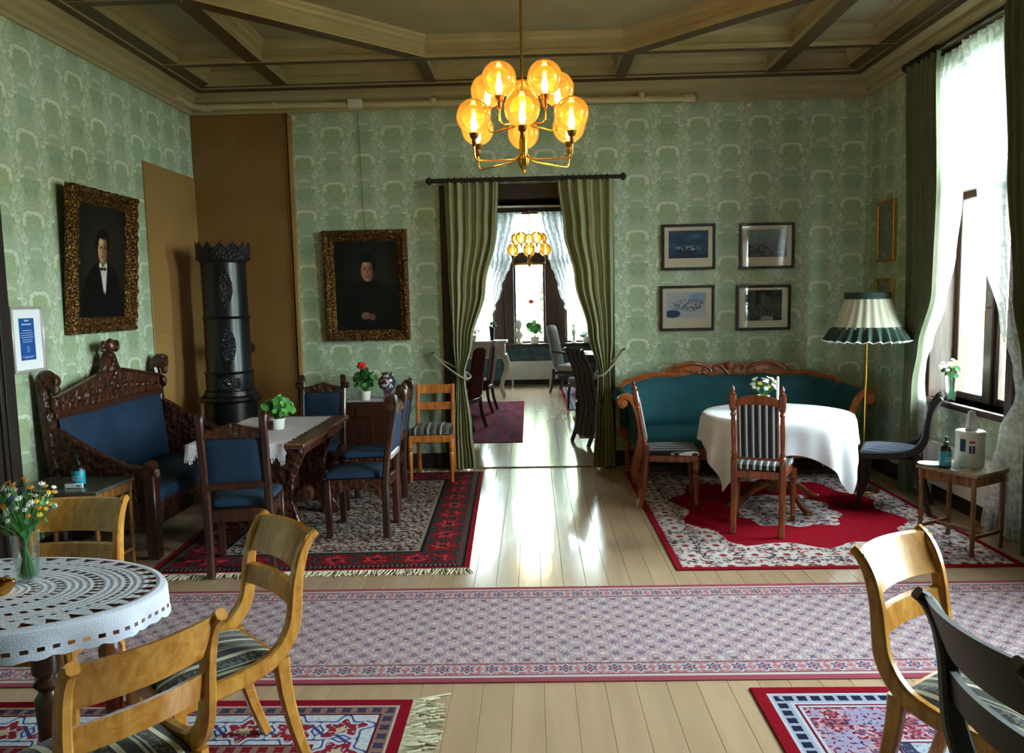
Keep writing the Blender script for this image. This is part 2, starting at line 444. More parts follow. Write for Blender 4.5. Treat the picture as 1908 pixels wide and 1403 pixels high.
# crochet cloth on the oval table (elliptical rounds about its own centre)
g = G('crochet'); p = g.xyz(); A_, B_ = 0.58, 0.345
ex = p[0] / A_; ey = p[1] / B_; rr = (ex * ex + ey * ey).sqrt(); an = g.m('ARCTAN2', ey, ex)
drop = g.ss(p[2], -0.004, -0.10)
ring = lambda c_, w_: (rr - c_).abs() < w_
ticks = lambda k_, d_, ph=0.0: ((an * k_ + ph).sin() > d_)
hole = ring(0.30, .022) * ticks(28, .1) + ring(0.44, .018) * ticks(40, .2) + ring(0.64, .026) * ticks(52, .0) + ring(0.80, .012) * ticks(70, .3)
tri_ = (an * (44 / 6.2832) + 40.0).frac() - 0.5
tri = (tri_.abs() < (rr - 0.86) * 3.6) * (rr < 0.955) * (rr > 0.87)
hem = ((p[2] + 0.062).abs() < 0.006) * ticks(76, .0)
P3 = g.vec(p[0], p[1], p[2])
fine = g.ss(g.noise(P3, 210.0, 1.0), 0.58, 0.66) * 0.55 * (rr < 0.985)
rib = (rr * 150.0).sin()
hol = g.m('MINIMUM', hole + tri + hem + fine, 1.0)
body = g.pbr(g.mix(g.ss(rib, -.5, .8) * .5, 'd2d6ea', 'e8eaf6'), 0.9, normal=g.bump(rib * .5 + g.noise(P3, 260., 2), .5, .004), finish=False)
g.fin(g.mixs(hol, body, g.shader('ShaderNodeBsdfTransparent', 'ffffff'))); MATS['crochet'] = g.mat
# linen runner with open work
g = G('lace_linen'); p = g.xyz(); P3 = g.vec(p[0], p[1], p[2])
hol = g.ss(g.voro(P3, 60.0), 0.34, 0.30, 0.0, 0.8) * g.ss(g.noise(P3, 7.0, 2), .45, .55)
body = g.pbr(g.mix(g.noise(P3, 90., 2), 'c2bcc8', 'd8d4dc'), 0.9, normal=g.bump(g.noise(P3, 120., 2), .4, .004), finish=False)
g.fin(g.mixs(hol * 0.35, body, g.shader('ShaderNodeBsdfTransparent', 'ffffff'))); MATS['lace_linen'] = g.mat

# metals, glass, light
g = G('gilt'); p = g.xyz(); P3 = g.vec(p[0], p[1], p[2]); n1 = g.noise(P3, 85., 3, .6); n2 = g.voro(P3, 95., 'SMOOTH_F1')
g.pbr(g.ramp(n1 * .6 + n2 * .55, [(0.30, '160b04'), (0.50, '45280f'), (0.62, '8f6029'), (0.76, 'edc070')]), 0.28, 0.75, normal=g.bump(n1 + n2, .9, .012)); MATS['gilt'] = g.mat  # pale gold stop paints in glints, dark stops are wax and recess shade
simple('gilt_plain', 'a87c34', 0.35, 0.75)
simple('brass', 'c9953a', 0.22, 1.0)
simple('brass_dark', '7a4f22', 0.35, 0.9)
simple('chrome', 'b9b9bd', 0.2, 1.0)
simple('black_plastic', '101012', 0.35)
def thinglass(name, tint, gloss, grough=0.02, base=0.0):
    g = G(name); lw = g.n('ShaderNodeFresnel'); lw.inputs[0].default_value = 1.45
    f = g.m('MINIMUM', X(g, lw.outputs[0]) * gloss + base, 0.4)
    g.fin(g.mixs(f, g.shader('ShaderNodeBsdfTransparent', tint), g.shader('ShaderNodeBsdfGlossy', 'ffffff', Roughness=grough))); MATS[name] = g.mat
thinglass('glass_pane', 'fafffc', 0.8)
thinglass('glass_clear', 'f6fbf9', 1.0)
thinglass('glass_picture', 'ffffff', 1.0, 0.03)
g = G('glass_amber'); lw = g.n('ShaderNodeFresnel'); lw.inputs[0].default_value = 1.45
body = g.mixs(0.12, g.shader('ShaderNodeBsdfTransparent', 'fbe2a6'), g.shader('ShaderNodeBsdfTranslucent', 'f3c468'))
g.fin(g.mixs(g.m('MINIMUM', X(g, lw.outputs[0]) * 1.1, 1.0), body, g.shader('ShaderNodeBsdfGlossy', 'fff0d0', Roughness=0.03))); MATS['glass_amber'] = g.mat
def glow(name, col, s):
    g = G(name); g.fin(g.shader('ShaderNodeEmission', col, Strength=s)); MATS[name] = g.mat
glow('bulb', 'ffd88a', 21.0)
glow('bulb_far', 'ffdf9a', 10.0)
simple('porcelain', 'e9e7e1', 0.25, 0, 0.4)
simple('plaster_white', 'dedad2', 0.6)
simple('leaf_green', '3f7a35', 0.55)
simple('leaf_bright', '56a045', 0.5)
simple('leaf_dark', '2c5a2c', 0.55)
g = G('leaf_tree'); g.fin(g.mixs(0.5, g.shader('ShaderNodeBsdfDiffuse', 'cbd6a6'), g.shader('ShaderNodeBsdfTranslucent', 'd6dfae'))); MATS['leaf_tree'] = g.mat
simple('petal_red', 'e02a20', 0.6)
simple('petal_orange', 'e89420', 0.6)
simple('petal_yellow', 'f2cf35', 0.6)
simple('petal_white', 'f2f2ec', 0.6)
simple('petal_violet', '5a4a8c', 0.6)
simple('petal_pink', 'd88a96', 0.6)
simple('label_teal', '1a93a8', 0.4)
simple('label_navy', '2c3f6e', 0.4)
simple('label_red', '9c4030', 0.5)
simple('plastic_white', 'e6e4de', 0.35, 0, 0.2)
simple('paper_white', 'eef0f4', 0.7)
simple('poster_blue', '1552a0', 0.5)
simple('poster_ink', 'c9d6ea', 0.6)
simple('mat_board', 'd9cfba', 0.8)
simple('frame_silver', 'd6d0c6', 0.3, 0.5)
simple('frame_dark', '1f120d', 0.35, 0, 0.2)
simple('candle_wax', 'f0ece0', 0.5)
simple('shade_green', '1f3529', 0.8)
simple('stone_top', '8d7a5f', 0.4, 0, 0.2)
simple('soil', '2a1c12', 0.9)
simple('enamel_white', 'cfcfc8', 0.25)
g = G('shade_white')
g.fin(g.mixs(0.3, g.shader('ShaderNodeBsdfDiffuse', 'd9d3bd'), g.shader('ShaderNodeBsdfTranslucent', 'd9d3bd'))); MATS['shade_white'] = g.mat
g = G('canvas_paint'); g.pbr(g.attr('paint'), 0.42, spec=0.3); MATS['canvas_paint'] = g.mat
g = G('paper_print'); g.pbr(g.attr('paint'), 0.7); MATS['paper_print'] = g.mat
g = G('china'); p = g.xyz(); P3 = g.vec(p[0], p[1], p[2]); v_ = g.voro(P3, 38., col=True)
sp = g.n('ShaderNodeSeparateColor'); g.nt.links.new(v_.k, sp.inputs[0])
g.pbr(g.ramp(X(g, sp.outputs[0]), [(0.0, '24304f'), (0.35, '24304f'), (0.36, 'b9b4b0'), (0.6, 'c2bdb8'), (0.61, '9c4a3a'), (0.8, '9c4a3a'), (0.81, '2a3a44')]), 0.2, 0, 0.5); MATS['china'] = g.mat
g = G('marble_top'); p = g.xyz(); g.pbr(g.ramp(g.noise(g.vec(p[0], p[1], p[2]), 16., 5, .6, 1.), [(.3, '5a4a36'), (.5, 'a4927a'), (.7, '7a6850')]), 0.22, 0, 0.3); MATS['marble_top'] = g.mat
g = G('marble_grey'); p = g.xyz(); g.pbr(g.ramp(g.noise(g.vec(p[0], p[1], p[2]), 12., 5, .6, 1.), [(.3, '2a2a26'), (.5, '57574e'), (.7, '34332e')]), 0.3, 0, 0.3); MATS['marble_grey'] = g.mat

# ------------------------------------------------------------ rugs
def rug_mat(name, hx, hy, fn):
    g = G(name); p = g.xyz(); x, y = p[0], p[1]
    wob = g.noise(g.vec(x, y, 0), 9.0, 2) - 0.5
    dx = x.abs() * -1.0 + hx; dy = y.abs() * -1.0 + hy; d = dx.mn(dy)
    side = dx < dy                       # 1 on the long side borders
    along = side * y + (1.0 - side) * x
    P2 = g.vec(x, y, 0)
    def rose(a, b, p_, k=6, amp=.22, ph=0.0):
        fa = (a / p_ + ph).frac() - 0.5; fb = (b / p_ + ph).frac() - 0.5
        r_ = (fa * fa + fb * fb).sqrt(); t_ = g.m('ARCTAN2', fb, fa)
        return r_ * ((t_ * k).cos() * amp + 1.0)
    def rose1(a, c0, p_, k=6, amp=.2):     # one row of rosettes along the border at distance c0
        fa = (a / p_).frac() - 0.5; fb = (d - c0) / p_
        r_ = (fa * fa + fb * fb).sqrt(); t_ = g.m('ARCTAN2', fb, fa)
        return r_ * ((t_ * k).cos() * amp + 1.0)
    def band(c, lo, hi, col): return g.mix((d > lo) * (d < hi), c, col)
    col = fn(g, x, y, d, along, rose, rose1, band, P2, wob)
    weave = g.noise(g.vec(x * 260, y * 260, 0), 1.0, 1)
    col = g.mix(g.ss(weave, .35, .7) * 0.28, col, '1c1618')
    g.pbr(col, 0.95, spec=0.05, normal=g.bump(weave, .35, .004)); MATS[name] = g.mat

def rug_left(g, x, y, d, al, rose, rose1, band, P2, wob):
    sp = g.voro(P2, 62.0, col=True); s_ = g.n('ShaderNodeSeparateColor'); g.nt.links.new(sp.k, s_.inputs[0]); s1 = X(g, s_.outputs[0])
    c = g.ramp(s1, [(0, 'b0a79a'), (.38, 'b5ab9d'), (.40, '3a2c2e'), (.62, '42343a'), (.64, '7a3a38'), (.80, '7a3a38'), (.81, '8f867c')])
    r = rose(x + y * 0.5, y, 0.17, 4, .3)
    c = g.mix(g.ss(r, .30, .24) * 0.75, c, '4a2a2c'); c = g.mix(r < .12, c, 'a89e92')
    b = g.mix(g.ss(g.noise(P2, 70., 2), .48, .56), '241c20', '5e4a4a')
    q = rose1(al, .20, .26, 6, .25); b = g.mix(q < .40, b, '7a1820'); b = g.mix((q < .26) * (s1 > .5), b, 'c2434a'); b = g.mix(q < .1, b, '2a2026')
    c = g.mix(d < .36, c, b)
    c = band(c, .345, .365, '8d847a'); c = band(c, .325, .345, '1c171b')
    u = g.mix(((al / .03).frac() < .5), '231b20', '7c5a56'); c = band(c, .045, .085, u)
    c = band(c, .03, .048, '17131a'); c = band(c, -1., .032, '92101b')
    return c
def rug_right(g, x, y, d, al, rose, rose1, band, P2, wob):
    sp = g.voro(P2, 56.0, col=True); s_ = g.n('ShaderNodeSeparateColor'); g.nt.links.new(sp.k, s_.inputs[0]); s1 = X(g, s_.outputs[0])
    c = g.ramp(s1, [(0, 'c4b9b4'), (.42, 'c9bfba'), (.44, '3f3438'), (.64, '4a3c40'), (.66, 'a84a3c'), (.76, 'a84a3c'), (.78, 'b08a86'), (.9, '6a6a80')])
    r = rose(x, y, .20, 8, .25); c = g.mix((r < .34) * (s1 > .3), c, 'cfc4be'); c = g.mix(r < .12, c, '8c2a30')
    rx = x / 0.80; ry = (y + 0.05) / 0.92; rad = (rx * rx + ry * ry).sqrt(); th = g.m('ARCTAN2', ry, rx)
    rad = rad * ((th * 10.0).cos() * 0.07 + (th * 4.0).cos() * .06 + 1.0) + wob * .05
    red = g.mix(g.ss(g.noise(P2, 60., 2), .4, .6), '840819', '970c22')
    c = g.mix((rad < 1.0) * (rad > .50), c, red)
    c = g.mix((d > .20) * (d < .215) * (s1 > .35), c, '5a484c')
    c = band(c, -1., .045, '8a0b1b')
    return c
def rug_runner(g, x, y, d, al, rose, rose1, band, P2, wob):
    f = g.noise(P2, 55., 2)
    c = g.mix(g.ss(f, .42, .58), 'c9b2b4', 'dac7c8')
    r1 = rose(x, y, .118, 8, .30); r2 = rose(x, y, .118, 4, .35, .5)
    c = g.mix((r1 < .40) * (r1 > .30), c, 'a394a0'); c = g.mix((r1 < .22) * (f > .40), c, '7c7e94'); c = g.mix(r1 < .08, c, 'b0606a')
    c = g.mix((r2 < .28) * (f > .46), c, 'ae8e92'); c = g.mix(r2 < .11, c, '62637a')
    sp = g.noise(P2, 150., 1); c = g.mix(g.ss(sp, .60, .64) * .6, c, '5c5460'); c = g.mix(g.ss(sp, .40, .36) * .5, c, 'b88088')
    b = g.mix(g.ss(f, .45, .55), 'a86a72', 'b98f94'); q = rose1(al, .115, .11, 6, .25)
    b = g.mix(q < .38, b, 'c2b0b4'); b = g.mix((q < .26) * (q > .14), b, '5c5c78'); b = g.mix(q < .1, b, 'a0404c')
    c = g.mix(d < .165, c, b)
    c = band(c, .160, .168, '6a4450'); c = band(c, .056, .064, '6a4450'); c = band(c, .036, .056, 'c6b6b8')
    c = band(c, -1., .036, '9c4a58')
    return c
def rug_fl(g, x, y, d, al, rose, rose1, band, P2, wob):
    f = g.noise(P2, 60., 2)
    c = g.mix(g.ss(f, .4, .6), '8a1024', 'a2162c'); r = rose(x + wob * .06, y, .16, 5, .35); c = g.mix((r < .34) * (f > .44), c, 'b9a6ae'); c = g.mix(r < .12, c, '2c3468')
    b = g.mix(g.ss(f, .40, .60), 'b4bcc9', 'c9ced6'); q = rose1(al, .235, .19, 6, .22)
    b = g.mix((q < .50) * (q > .44), b, '3a4a86'); b = g.mix((q < .34) * (f > .40), b, '8c2436'); b = g.mix(q < .13, b, 'c8b49a')
    w = ((al * 33.0).sin() * .035 + .235); b = g.mix(((d - w).abs() < .010) * (q > .34), b, '34488c')
    gd = g.mix((rose1(al, .085, .062, 4, .2) < .32), '8a6a62', '3c3a56'); g2 = g.mix((rose1(al, .362, .062, 4, .2) < .32), '8a6a62', '7c1c2a')
    c = g.mix(d < .40, c, b); c = band(c, .335, .395, g2); c = band(c, .06, .115, gd)
    for lo in (.113, .328, .394): c = band(c, lo, lo + .009, '5c1424')
    c = band(c, .05, .06, 'b9aa9a'); c = band(c, -1., .05, '860c22')
    return c
def rug_fr(g, x, y, d, al, rose, rose1, band, P2, wob):
    f = g.noise(P2, 60., 2)
    c = g.mix(g.ss(f, .45, .55), 'b8b0b8', '7a2436'); r = rose(x, y, .12, 6, .3); c = g.mix(r < .22, c, '3c3a5c')
    car = g.mix(((al / .30).frac() - .5).abs() < .40, '3a3a5a', 'a9b4c2'); car = g.mix(g.ss(f, .58, .62), car, '7c8aa0')
    b = g.mix(g.ss(f, .42, .58), '7c1426', 'a4606e'); q = rose(x, y, .13, 6, .3); b = g.mix((q < .36) * (f > .46), b, 'b29aa6'); b = g.mix((q > .46) * (f < .47), b, '3c3450'); b = g.mix(q < .13, b, '6a4a6c')
    q2 = rose1(al, .24, .26, 6, .25); b = g.mix((q2 < .3) * (f > .42), b, '9a92b0')
    c = g.mix(d < .50, c, car); c = g.mix(d < .40, c, b)
    gd = g.mix((rose1(al, .095, .055, 4, .15) < .38), '9aa2b4', '20223c')
    c = band(c, .062, .130, gd)
    for lo in (.055, .128, .150, .395, .495): c = band(c, lo, lo + .014, 'b5b9c6')
    c = band(c, .142, .152, '6a1426'); c = band(c, .409, .418, '6a1426')
    c = band(c, -1., .055, '84081b')
    return c
def rug_magenta(g, x, y, d, al, rose, rose1, band, P2, wob):
    f = g.noise(g.vec(x * 3, y * .6, 0), 3., 3)
    c = g.mix(g.ss(f, .35, .65), '5a1038', '861a34'); c = g.mix(g.ss(g.noise(P2, 40., 2), .52, .6) * .4, c, '45103c'); c = band(c, -1., .03, '8a1a26')
    return c
# ------------------------------------------------------------ the shell
def wall_x(name, x0, x1, ya, yb, z0, z1, holes, mat):
    """wall in the y-z plane with openings (y0,y1,z0,z1)"""
    b = MB(); ys = sorted(holes); c = ya
    for (a0, a1, h0, h1) in ys:
        if a0 > c: b.box(x0, x1, c, a0, z0, z1)
        if h0 > z0: b.box(x0, x1, a0, a1, z0, h0)
        if h1 < z1: b.box(x0, x1, a0, a1, h1, z1)
        c = a1
    if yb > c: b.box(x0, x1, c, yb, z0, z1)
    return struct(b.build(name, mat, flat=True))
def wall_y(name, y0, y1, xa, xb, z0, z1, holes, mat):
    b = MB(); c = xa
    for (a0, a1, h0, h1) in sorted(holes):
        if a0 > c: b.box(c, a0, y0, y1, z0, z1)
        if h0 > z0: b.box(a0, a1, y0, y1, z0, h0)
        if h1 < z1: b.box(a0, a1, y0, y1, h1, z1)
        c = a1
    if xb > c: b.box(c, xb, y0, y1, z0, z1)
    return struct(b.build(name, mat, flat=True))

WIN = [(5.27, 6.33, 0.80, 3.36), (2.35, 3.55, 0.80, 3.36)]
DX0, DX1, DZ = -0.74, 0.66, 2.60
wall_x('wall_left', XL - 0.2, XL, YF, YB2, 0, 4.0, [], 'wallpaper_side')
wall_x('wall_right', XR, XR + WT, YF, YB2, 0, 4.0, WIN, 'wallpaper_side')
wall_y('wall_back', YB, YB2, XL - 0.2, XR + WT, 0, 4.0, [(DX0, DX1, 0, DZ)], 'wallpaper_back')
wall_y('wall_front', YF - 0.2, YF, XL - 0.2, XR + WT, 0, 4.0, [], 'wallpaper_back')

# floor boards
fl = struct(MB().box(XL, XR, YF, YB2, -0.08, -0.022).build('floor', 'floor_joint', flat=True))
PW = 0.1306
proto = None; k = 0; x = XL
b = MB().box(0.0004, PW - 0.0004, YF, YB2 - 0.02, -0.022, 0.0, 0.0012)
while x < XR - 0.01:
    if proto is None:
        proto = b.build('plank', 'floor_paint', fl); proto.location.x = x; pl = proto
    else:
        pl = bpy.data.objects.new('plank', proto.data); COL.objects.link(pl); pl.parent = fl; pl.location.x = x
    if x + PW > XR: pl.scale.x = (XR - x) / PW
    x += PW
# far room boards
fl2 = struct(MB().box(-3.2, 3.2, YB2, YFAR + 0.3, -0.08, -0.022).build('floor_far', 'floor_joint', flat=True))
proto2 = MB().box(0.0004, PW - 0.0004, YB2, YFAR, -0.022, 0.0, 0.0012).build('plank', 'floor_paint', fl2); proto2.location.x = -2.61
for i in range(1, 40):
    o = bpy.data.objects.new('plank', proto2.data); COL.objects.link(o); o.parent = fl2; o.location.x = -2.61 + i * PW
tag(struct(MB().box(DX0 + .02, DX1 - .02, YB - 0.05, YB2 + 0.04, -0.012, 0.012, 0.005).build('trim_1', 'floor_paint')), 'low painted threshold strip across the curtained doorway')

# ceiling: field, cornice and coffer beams
ce = struct(MB().box(XL - .2, XR + WT, YF - .2, YB2, ZC, ZC + 0.15).build('ceiling', 'ceiling_field', flat=True))
cprof = [(0.0, ZCOR), (0.018, ZCOR), (0.022, 3.485), (0.045, 3.50), (0.05, 3.535), (0.085, 3.565), (0.09, 3.60), (0.15, 3.63), (0.20, 3.645), (0.20, ZBEAM), (0.33, ZBEAM), (0.33, 3.725), (0.345, 3.73), (0.35, 3.75), (0.375, 3.775), (0.38, 3.80), (0.42, ZC), (0.0, ZC)]
bprof = [(0.0, ZCOR), (0.018, ZCOR), (0.022, 3.485), (0.045, 3.50), (0.05, 3.535), (0.085, 3.565), (0.09, 3.60), (0.15, 3.63), (0.20, 3.645), (0.20, ZBEAM), (0.255, ZBEAM), (0.255, 3.725), (0.27, 3.73), (0.275, 3.75), (0.30, 3.775), (0.305, 3.80), (0.345, ZC), (0.0, ZC)]
def brown(o, zmax):
    o.data.materials.append(M('beam_brown'))
    for f in o.data.polygons:
        if abs(f.normal.z) > .95 and 3.62 < f.center.z < zmax: f.material_index = 1
def cornice(nm, prof, mp, t0, t1, m0, m1):
    """profile run along a wall with mitred ends"""
    ra = [mp(d, t0 + d * m0, z) for d, z in prof]; rb = [mp(d, t1 - d * m1, z) for d, z in prof]
    brown(MB().loft([ra, rb]).build(nm, 'ceiling_paint', ce, ang=25), 3.664)
cornice('cornice', cprof, lambda d, t, z: (XL + d, t, z), YF, YB, 1, 1)
cornice('cornice', cprof, lambda d, t, z: (XR - d, t, z), YF, YB, 1, 1)
cornice('cornice', bprof, lambda d, t, z: (t, YB - d, z), XL, XR, 1, 1)
cornice('cornice', bprof, lambda d, t, z: (t, YF + d, z), XL, XR, 1, 1)
BN = [0]
def beam(p, q, w):
    BN[0] += 1; ZBEAM = 3.66 - .0008 * BN[0]
    p = Vector(p); q = Vector(q); t = (q - p).normalized(); s = Vector((-t.y, t.x)); h = w / 2
    prof = [(-h, ZBEAM), (h, ZBEAM), (h, 3.672), (h + .016, 3.676), (h + .016, 3.692), (h + .004, 3.698), (h + .004, 3.755), (h + .022, 3.765), (h + .03, 3.785), (h + .05, 3.80), (h + .055, ZC)]
    prof = prof + [(-a, z) for a, z in prof[:1:-1]]
    brown(MB().loft([[(e.x + s.x * a, e.y + s.y * a, z) for a, z in prof] for e in (p, q)]).build('beam', 'ceiling_paint', ce, ang=25), 3.664)
OX, OY, OA, OB, OC = -0.03, 4.43, 2.25, 2.25, 0.87        # octagon: half sizes and cut
for s in (-1, 1):
    beam((OX + s * OA, YF), (OX + s * OA, YB - .2), 0.13)
    beam((XL + .2, OY + s * OB), (XR - .2, OY + s * OB), 0.075)
    for t in (-1, 1):
        beam((OX + s * OC, OY + t * OB), (OX + s * OA, OY + t * OC), 0.12)
        beam((OX + s * OC, OY + t * OB), (OX + s * OC, OY + t * (OB + .75)), 0.10)
        beam((OX + s * OA, OY + t * OC), (OX + s * 3.0, OY + t * OC), 0.075)

# baseboards
for nm, bx in (('baseboard_left', (XL, XL + .022, YF, 6.57, 0, .15)), ('baseboard_right', (XR - .022, XR, YF, YB, 0, .14)),
               ('baseboard_back', (-2.28, -0.88, YB - .022, YB, 0, .15)), ('baseboard_corner', (0.80, XR - .022, YB - .022, YB, 0, .15))):
    struct(MB().box(*bx, 0.005).build(nm, 'trim_wood'))

# the painted stove corner: boards on the left and back wall
t = struct(MB().box(XL, XL + 0.014, 6.57, YB, 0, 2.87, .003).build('trim_2', 'panel_tan')); t['label'] = 'ochre painted board panel behind the stove on the left wall'
MB().box(XL + .0145, XL + .0165, 6.58, YB, 1.425, 1.429).build('panel_joint', 'panel_brown', t)
t = struct(MB().box(XL + .014, -2.30, YB - 0.02, YB, 0, ZCOR, .003).build('trim_3', 'panel_brown')); t['label'] = 'tall brown painted panel behind the stove on the back wall'
MB().box(-2.30, -2.262, YB - 0.05, YB, 0, ZCOR - .03, .004).build('edge_strip', 'panel_tan', t)
MB().box(-2.335, -2.315, YB - 0.028, YB - .018, 0, ZCOR, .003).build('edge_bead', 'panel_brown', t)

# dark door on the left wall, only its far casing is in view
d = struct(MB().box(XL, XL + 0.035, 4.57, 4.715, 0, 2.55, .006).build('door_1', 'trim_wood'))
d['label'] = 'dark wooden door casing at the edge of the left wall'
MB().box(XL, XL + 0.035, 3.43, 3.575, 0, 2.55, .006).build('casing', 'trim_wood', d)
MB().box(XL, XL + 0.035, 3.575, 4.57, 2.42, 2.55, .006).build('casing_head', 'trim_wood', d)
MB().box(XL, XL + 0.018, 3.575, 4.57, 0, 2.42, .003).build('door_leaf', 'trim_wood', d)
MB().box(XL + .035, XL + .048, 4.60, 4.62, 0, 2.5, .004).build('casing_bead', 'trim_wood', d)

# curtained doorway in the back wall
d = bpy.data.objects.new('door_2', None); COL.objects.link(d); struct(d); d['label'] = 'dark wood cased doorway to the far room'
for x0, x1 in ((-0.872, DX0), (DX1, 0.79)): MB().box(x0, x1, YB - .035, YB, 0, 2.745, .006).build('casing', 'trim_wood', d)
MB().box(DX0, DX1, YB - .035, YB, DZ, 2.745, .006).build('casing_head', 'trim_wood', d)
MB().box(DX0 - .0, DX0 + .02, YB - .0, YB2, 0, DZ).build('jamb', 'trim_wood', d); MB().box(DX1 - .02, DX1, YB, YB2, 0, DZ).build('jamb', 'trim_wood', d)
MB().box(DX0 + .02, DX1 - .02, YB, YB2, DZ - .02, DZ).build('soffit', 'trim_matte', d)
for x0, x1 in ((-0.87, DX0), (DX1, 0.79)): MB().box(x0, x1, YB2, YB2 + .03, 0, 2.745, .005).build('casing', 'trim_wood', d)

# windows on the right wall
def casement(n, y0, y1, z0, z1, label, mat='window_wood'):
    w = bpy.data.objects.new('window_%d' % n, None); COL.objects.link(w); struct(w); w['label'] = label
    for ya, yb in ((y0 - .001, y0 + .025), (y1 - .025, y1 + .001)): MB().box(XR - .01, XR + WT, ya, yb, z0, z1, .004).build('reveal', mat, w)
    MB().box(XR - .01, XR + WT, y0, y1, z1 - .025, z1 + .001).build('reveal', mat, w)
    for ya, yb in ((y0 - .09, y0), (y1, y1 + .09)): MB().box(XR - .03, XR, ya, yb, z0 - .05, z1 + .09, .006).build('casing', mat, w)
    MB().box(XR - .03, XR, y0, y1, z1, z1 + .09, .006).build('casing', mat, w)
    s = MB().box(XR - .045, XR + WT, y0 - .09, y1 + .09, z0 - .045, z0, .008).build('sill', 'window_wood', w)
    xf0, xf1 = XR + .17, XR + .24; ym = (y0 + y1) / 2; zt = 2.45
    MB().box(xf0 - .02, xf1, y0 + .02, y1 - .02, zt - .045, zt + .045, .008).build('transom', 'exterior_white', w)
    MB().box(xf0 - .01, xf1, ym - .045, ym + .045, z0, zt, .008).build('mullion', mat, w)
    MB().box(xf0, xf1, ym - .03, ym + .03, zt, z1 - .02, .008).build('mullion', 'exterior_white', w)
    for ya, yb, za, zb in ((y0 + .025, ym - .045, z0, zt - .045), (ym + .045, y1 - .025, z0, zt - .045), (y0 + .025, ym - .03, zt + .045, z1 - .025), (ym + .03, y1 - .025, zt + .045, z1 - .025)):
        q = bpy.data.objects.new('sash', None); COL.objects.link(q); q.parent = w
        b = MB(); fw = 0.055; m_ = mat if za < 1.0 else 'exterior_white'
        b.box(xf0 + .01, xf1 - .015, ya, ya + fw, za, zb, .005); b.box(xf0 + .01, xf1 - .015, yb - fw, yb, za, zb, .005)
        b.box(xf0 + .01, xf1 - .015, ya + fw, yb - fw, za, za + fw, .005); b.box(xf0 + .01, xf1 - .015, ya + fw, yb - fw, zb - fw, zb, .005)
        b.build('sash_frame', m_, q)
        MB().box(xf0 + .03, xf0 + .036, ya + fw, yb - fw, za + fw, zb - fw).build('pane', 'glass_pane', q)
    hb = MB(); hb.tube([(xf0 - .012, ym - .004, 1.52), (xf0 - .035, ym - .004, 1.52), (xf0 - .04, ym - .004, 1.50), (xf0 - .04, ym - .004, 1.40)], .007, 8); hb.build('handle', 'brass_dark', w)
    portal((XR + WT + .02, ym, (z0 + z1) / 2), (0, R(90), 0), z1 - z0, y1 - y0)
    return w
casement(1, *WIN[0], 'tall wooden casement window behind lace on the right wall')
casement(2, *WIN[1], 'tall casement window nearer on the right wall')

# far room shell
struct(MB().box(-2.82, -2.62, YB2, YFAR + .25, 0, 3.7).build('wall_far_left', 'wallpaper_teal', flat=True))
struct(MB().box(2.62, 2.82, YB2, YFAR + .25, 0, 3.7).build('wall_far_right', 'wallpaper_teal', flat=True))
struct(MB().box(-2.82, 2.82, YB2, YFAR + .25, 3.7, 3.8).build('ceiling_far', 'ceiling_field', flat=True))
FW = [(-1.36, -0.735, .80, 3.30), (-0.355, 0.245, .80, 3.30), (0.625, 1.25, .80, 3.30)]
wall_y('wall_far', YFAR, YFAR + .25, -2.62, 2.62, 0, 3.7, FW, 'wallpaper_teal')
for i, (a, b2, z0, z1) in enumerate(FW):
    w = bpy.data.objects.new('window_%d' % (i + 4), None); COL.objects.link(w); struct(w)
    w['label'] = ['left flanking window of the far room', 'middle window of the far room seen through the doorway', 'right flanking window of the far room'][i]
    lft = (FW[i - 1][1] + a) / 2 if i else a - .1; rgt = (b2 + FW[i + 1][0]) / 2 if i < 2 else b2 + .1
    for xa, xb in ((lft + .001, a), (b2, rgt - .001)): MB().box(xa, xb, YFAR - .06, YFAR + .02, z0 - .1, 3.62, .01).build('casing', 'window_wood', w)
    MB().box(a, b2, YFAR - .06, YFAR + .02, 3.30, 3.62, .01).build('casing_head', 'window_wood', w)
    MB().box(lft + .001, rgt - .001, YFAR - .16, YFAR + .1, z0 - .06, z0, .01).build('sill', 'window_wood', w)
    zt = 2.44
    MB().box(a, b2, YFAR + .05, YFAR + .12, zt - .10, zt + .06, .008).build('transom', 'window_wood', w)
    for za, zb in ((z0, zt - .10), (zt + .06, 3.30)):
        q = bpy.data.objects.new('sash', None); COL.objects.link(q); q.parent = w
        b = MB(); fw = .04
        b.box(a, a + fw, YFAR + .06, YFAR + .11, za, zb, .004); b.box(b2 - fw, b2, YFAR + .06, YFAR + .11, za, zb, .004)
        b.box(a + fw, b2 - fw, YFAR + .06, YFAR + .11, za, za + fw, .004); b.box(a + fw, b2 - fw, YFAR + .06, YFAR + .11, zb - fw, zb, .004)
        b.build('sash_frame', 'window_wood', q)
        MB().box(a + fw, b2 - fw, YFAR + .08, YFAR + .086, za + fw, zb - fw).build('pane', 'glass_pane', q)
    portal(((a + b2) / 2, YFAR + .27, (z0 + z1) / 2), (R(-90), 0, 0), b2 - a, z1 - z0)
struct(MB().box(-2.62, 2.62, YFAR - .025, YFAR, 0, .10, .005).build('baseboard_far', 'trim_wood'))
# outdoors
struct(MB().box(-60, 60, -40, 90, -1.2, -1.0).build('ground', 'ground_lawn', flat=True))

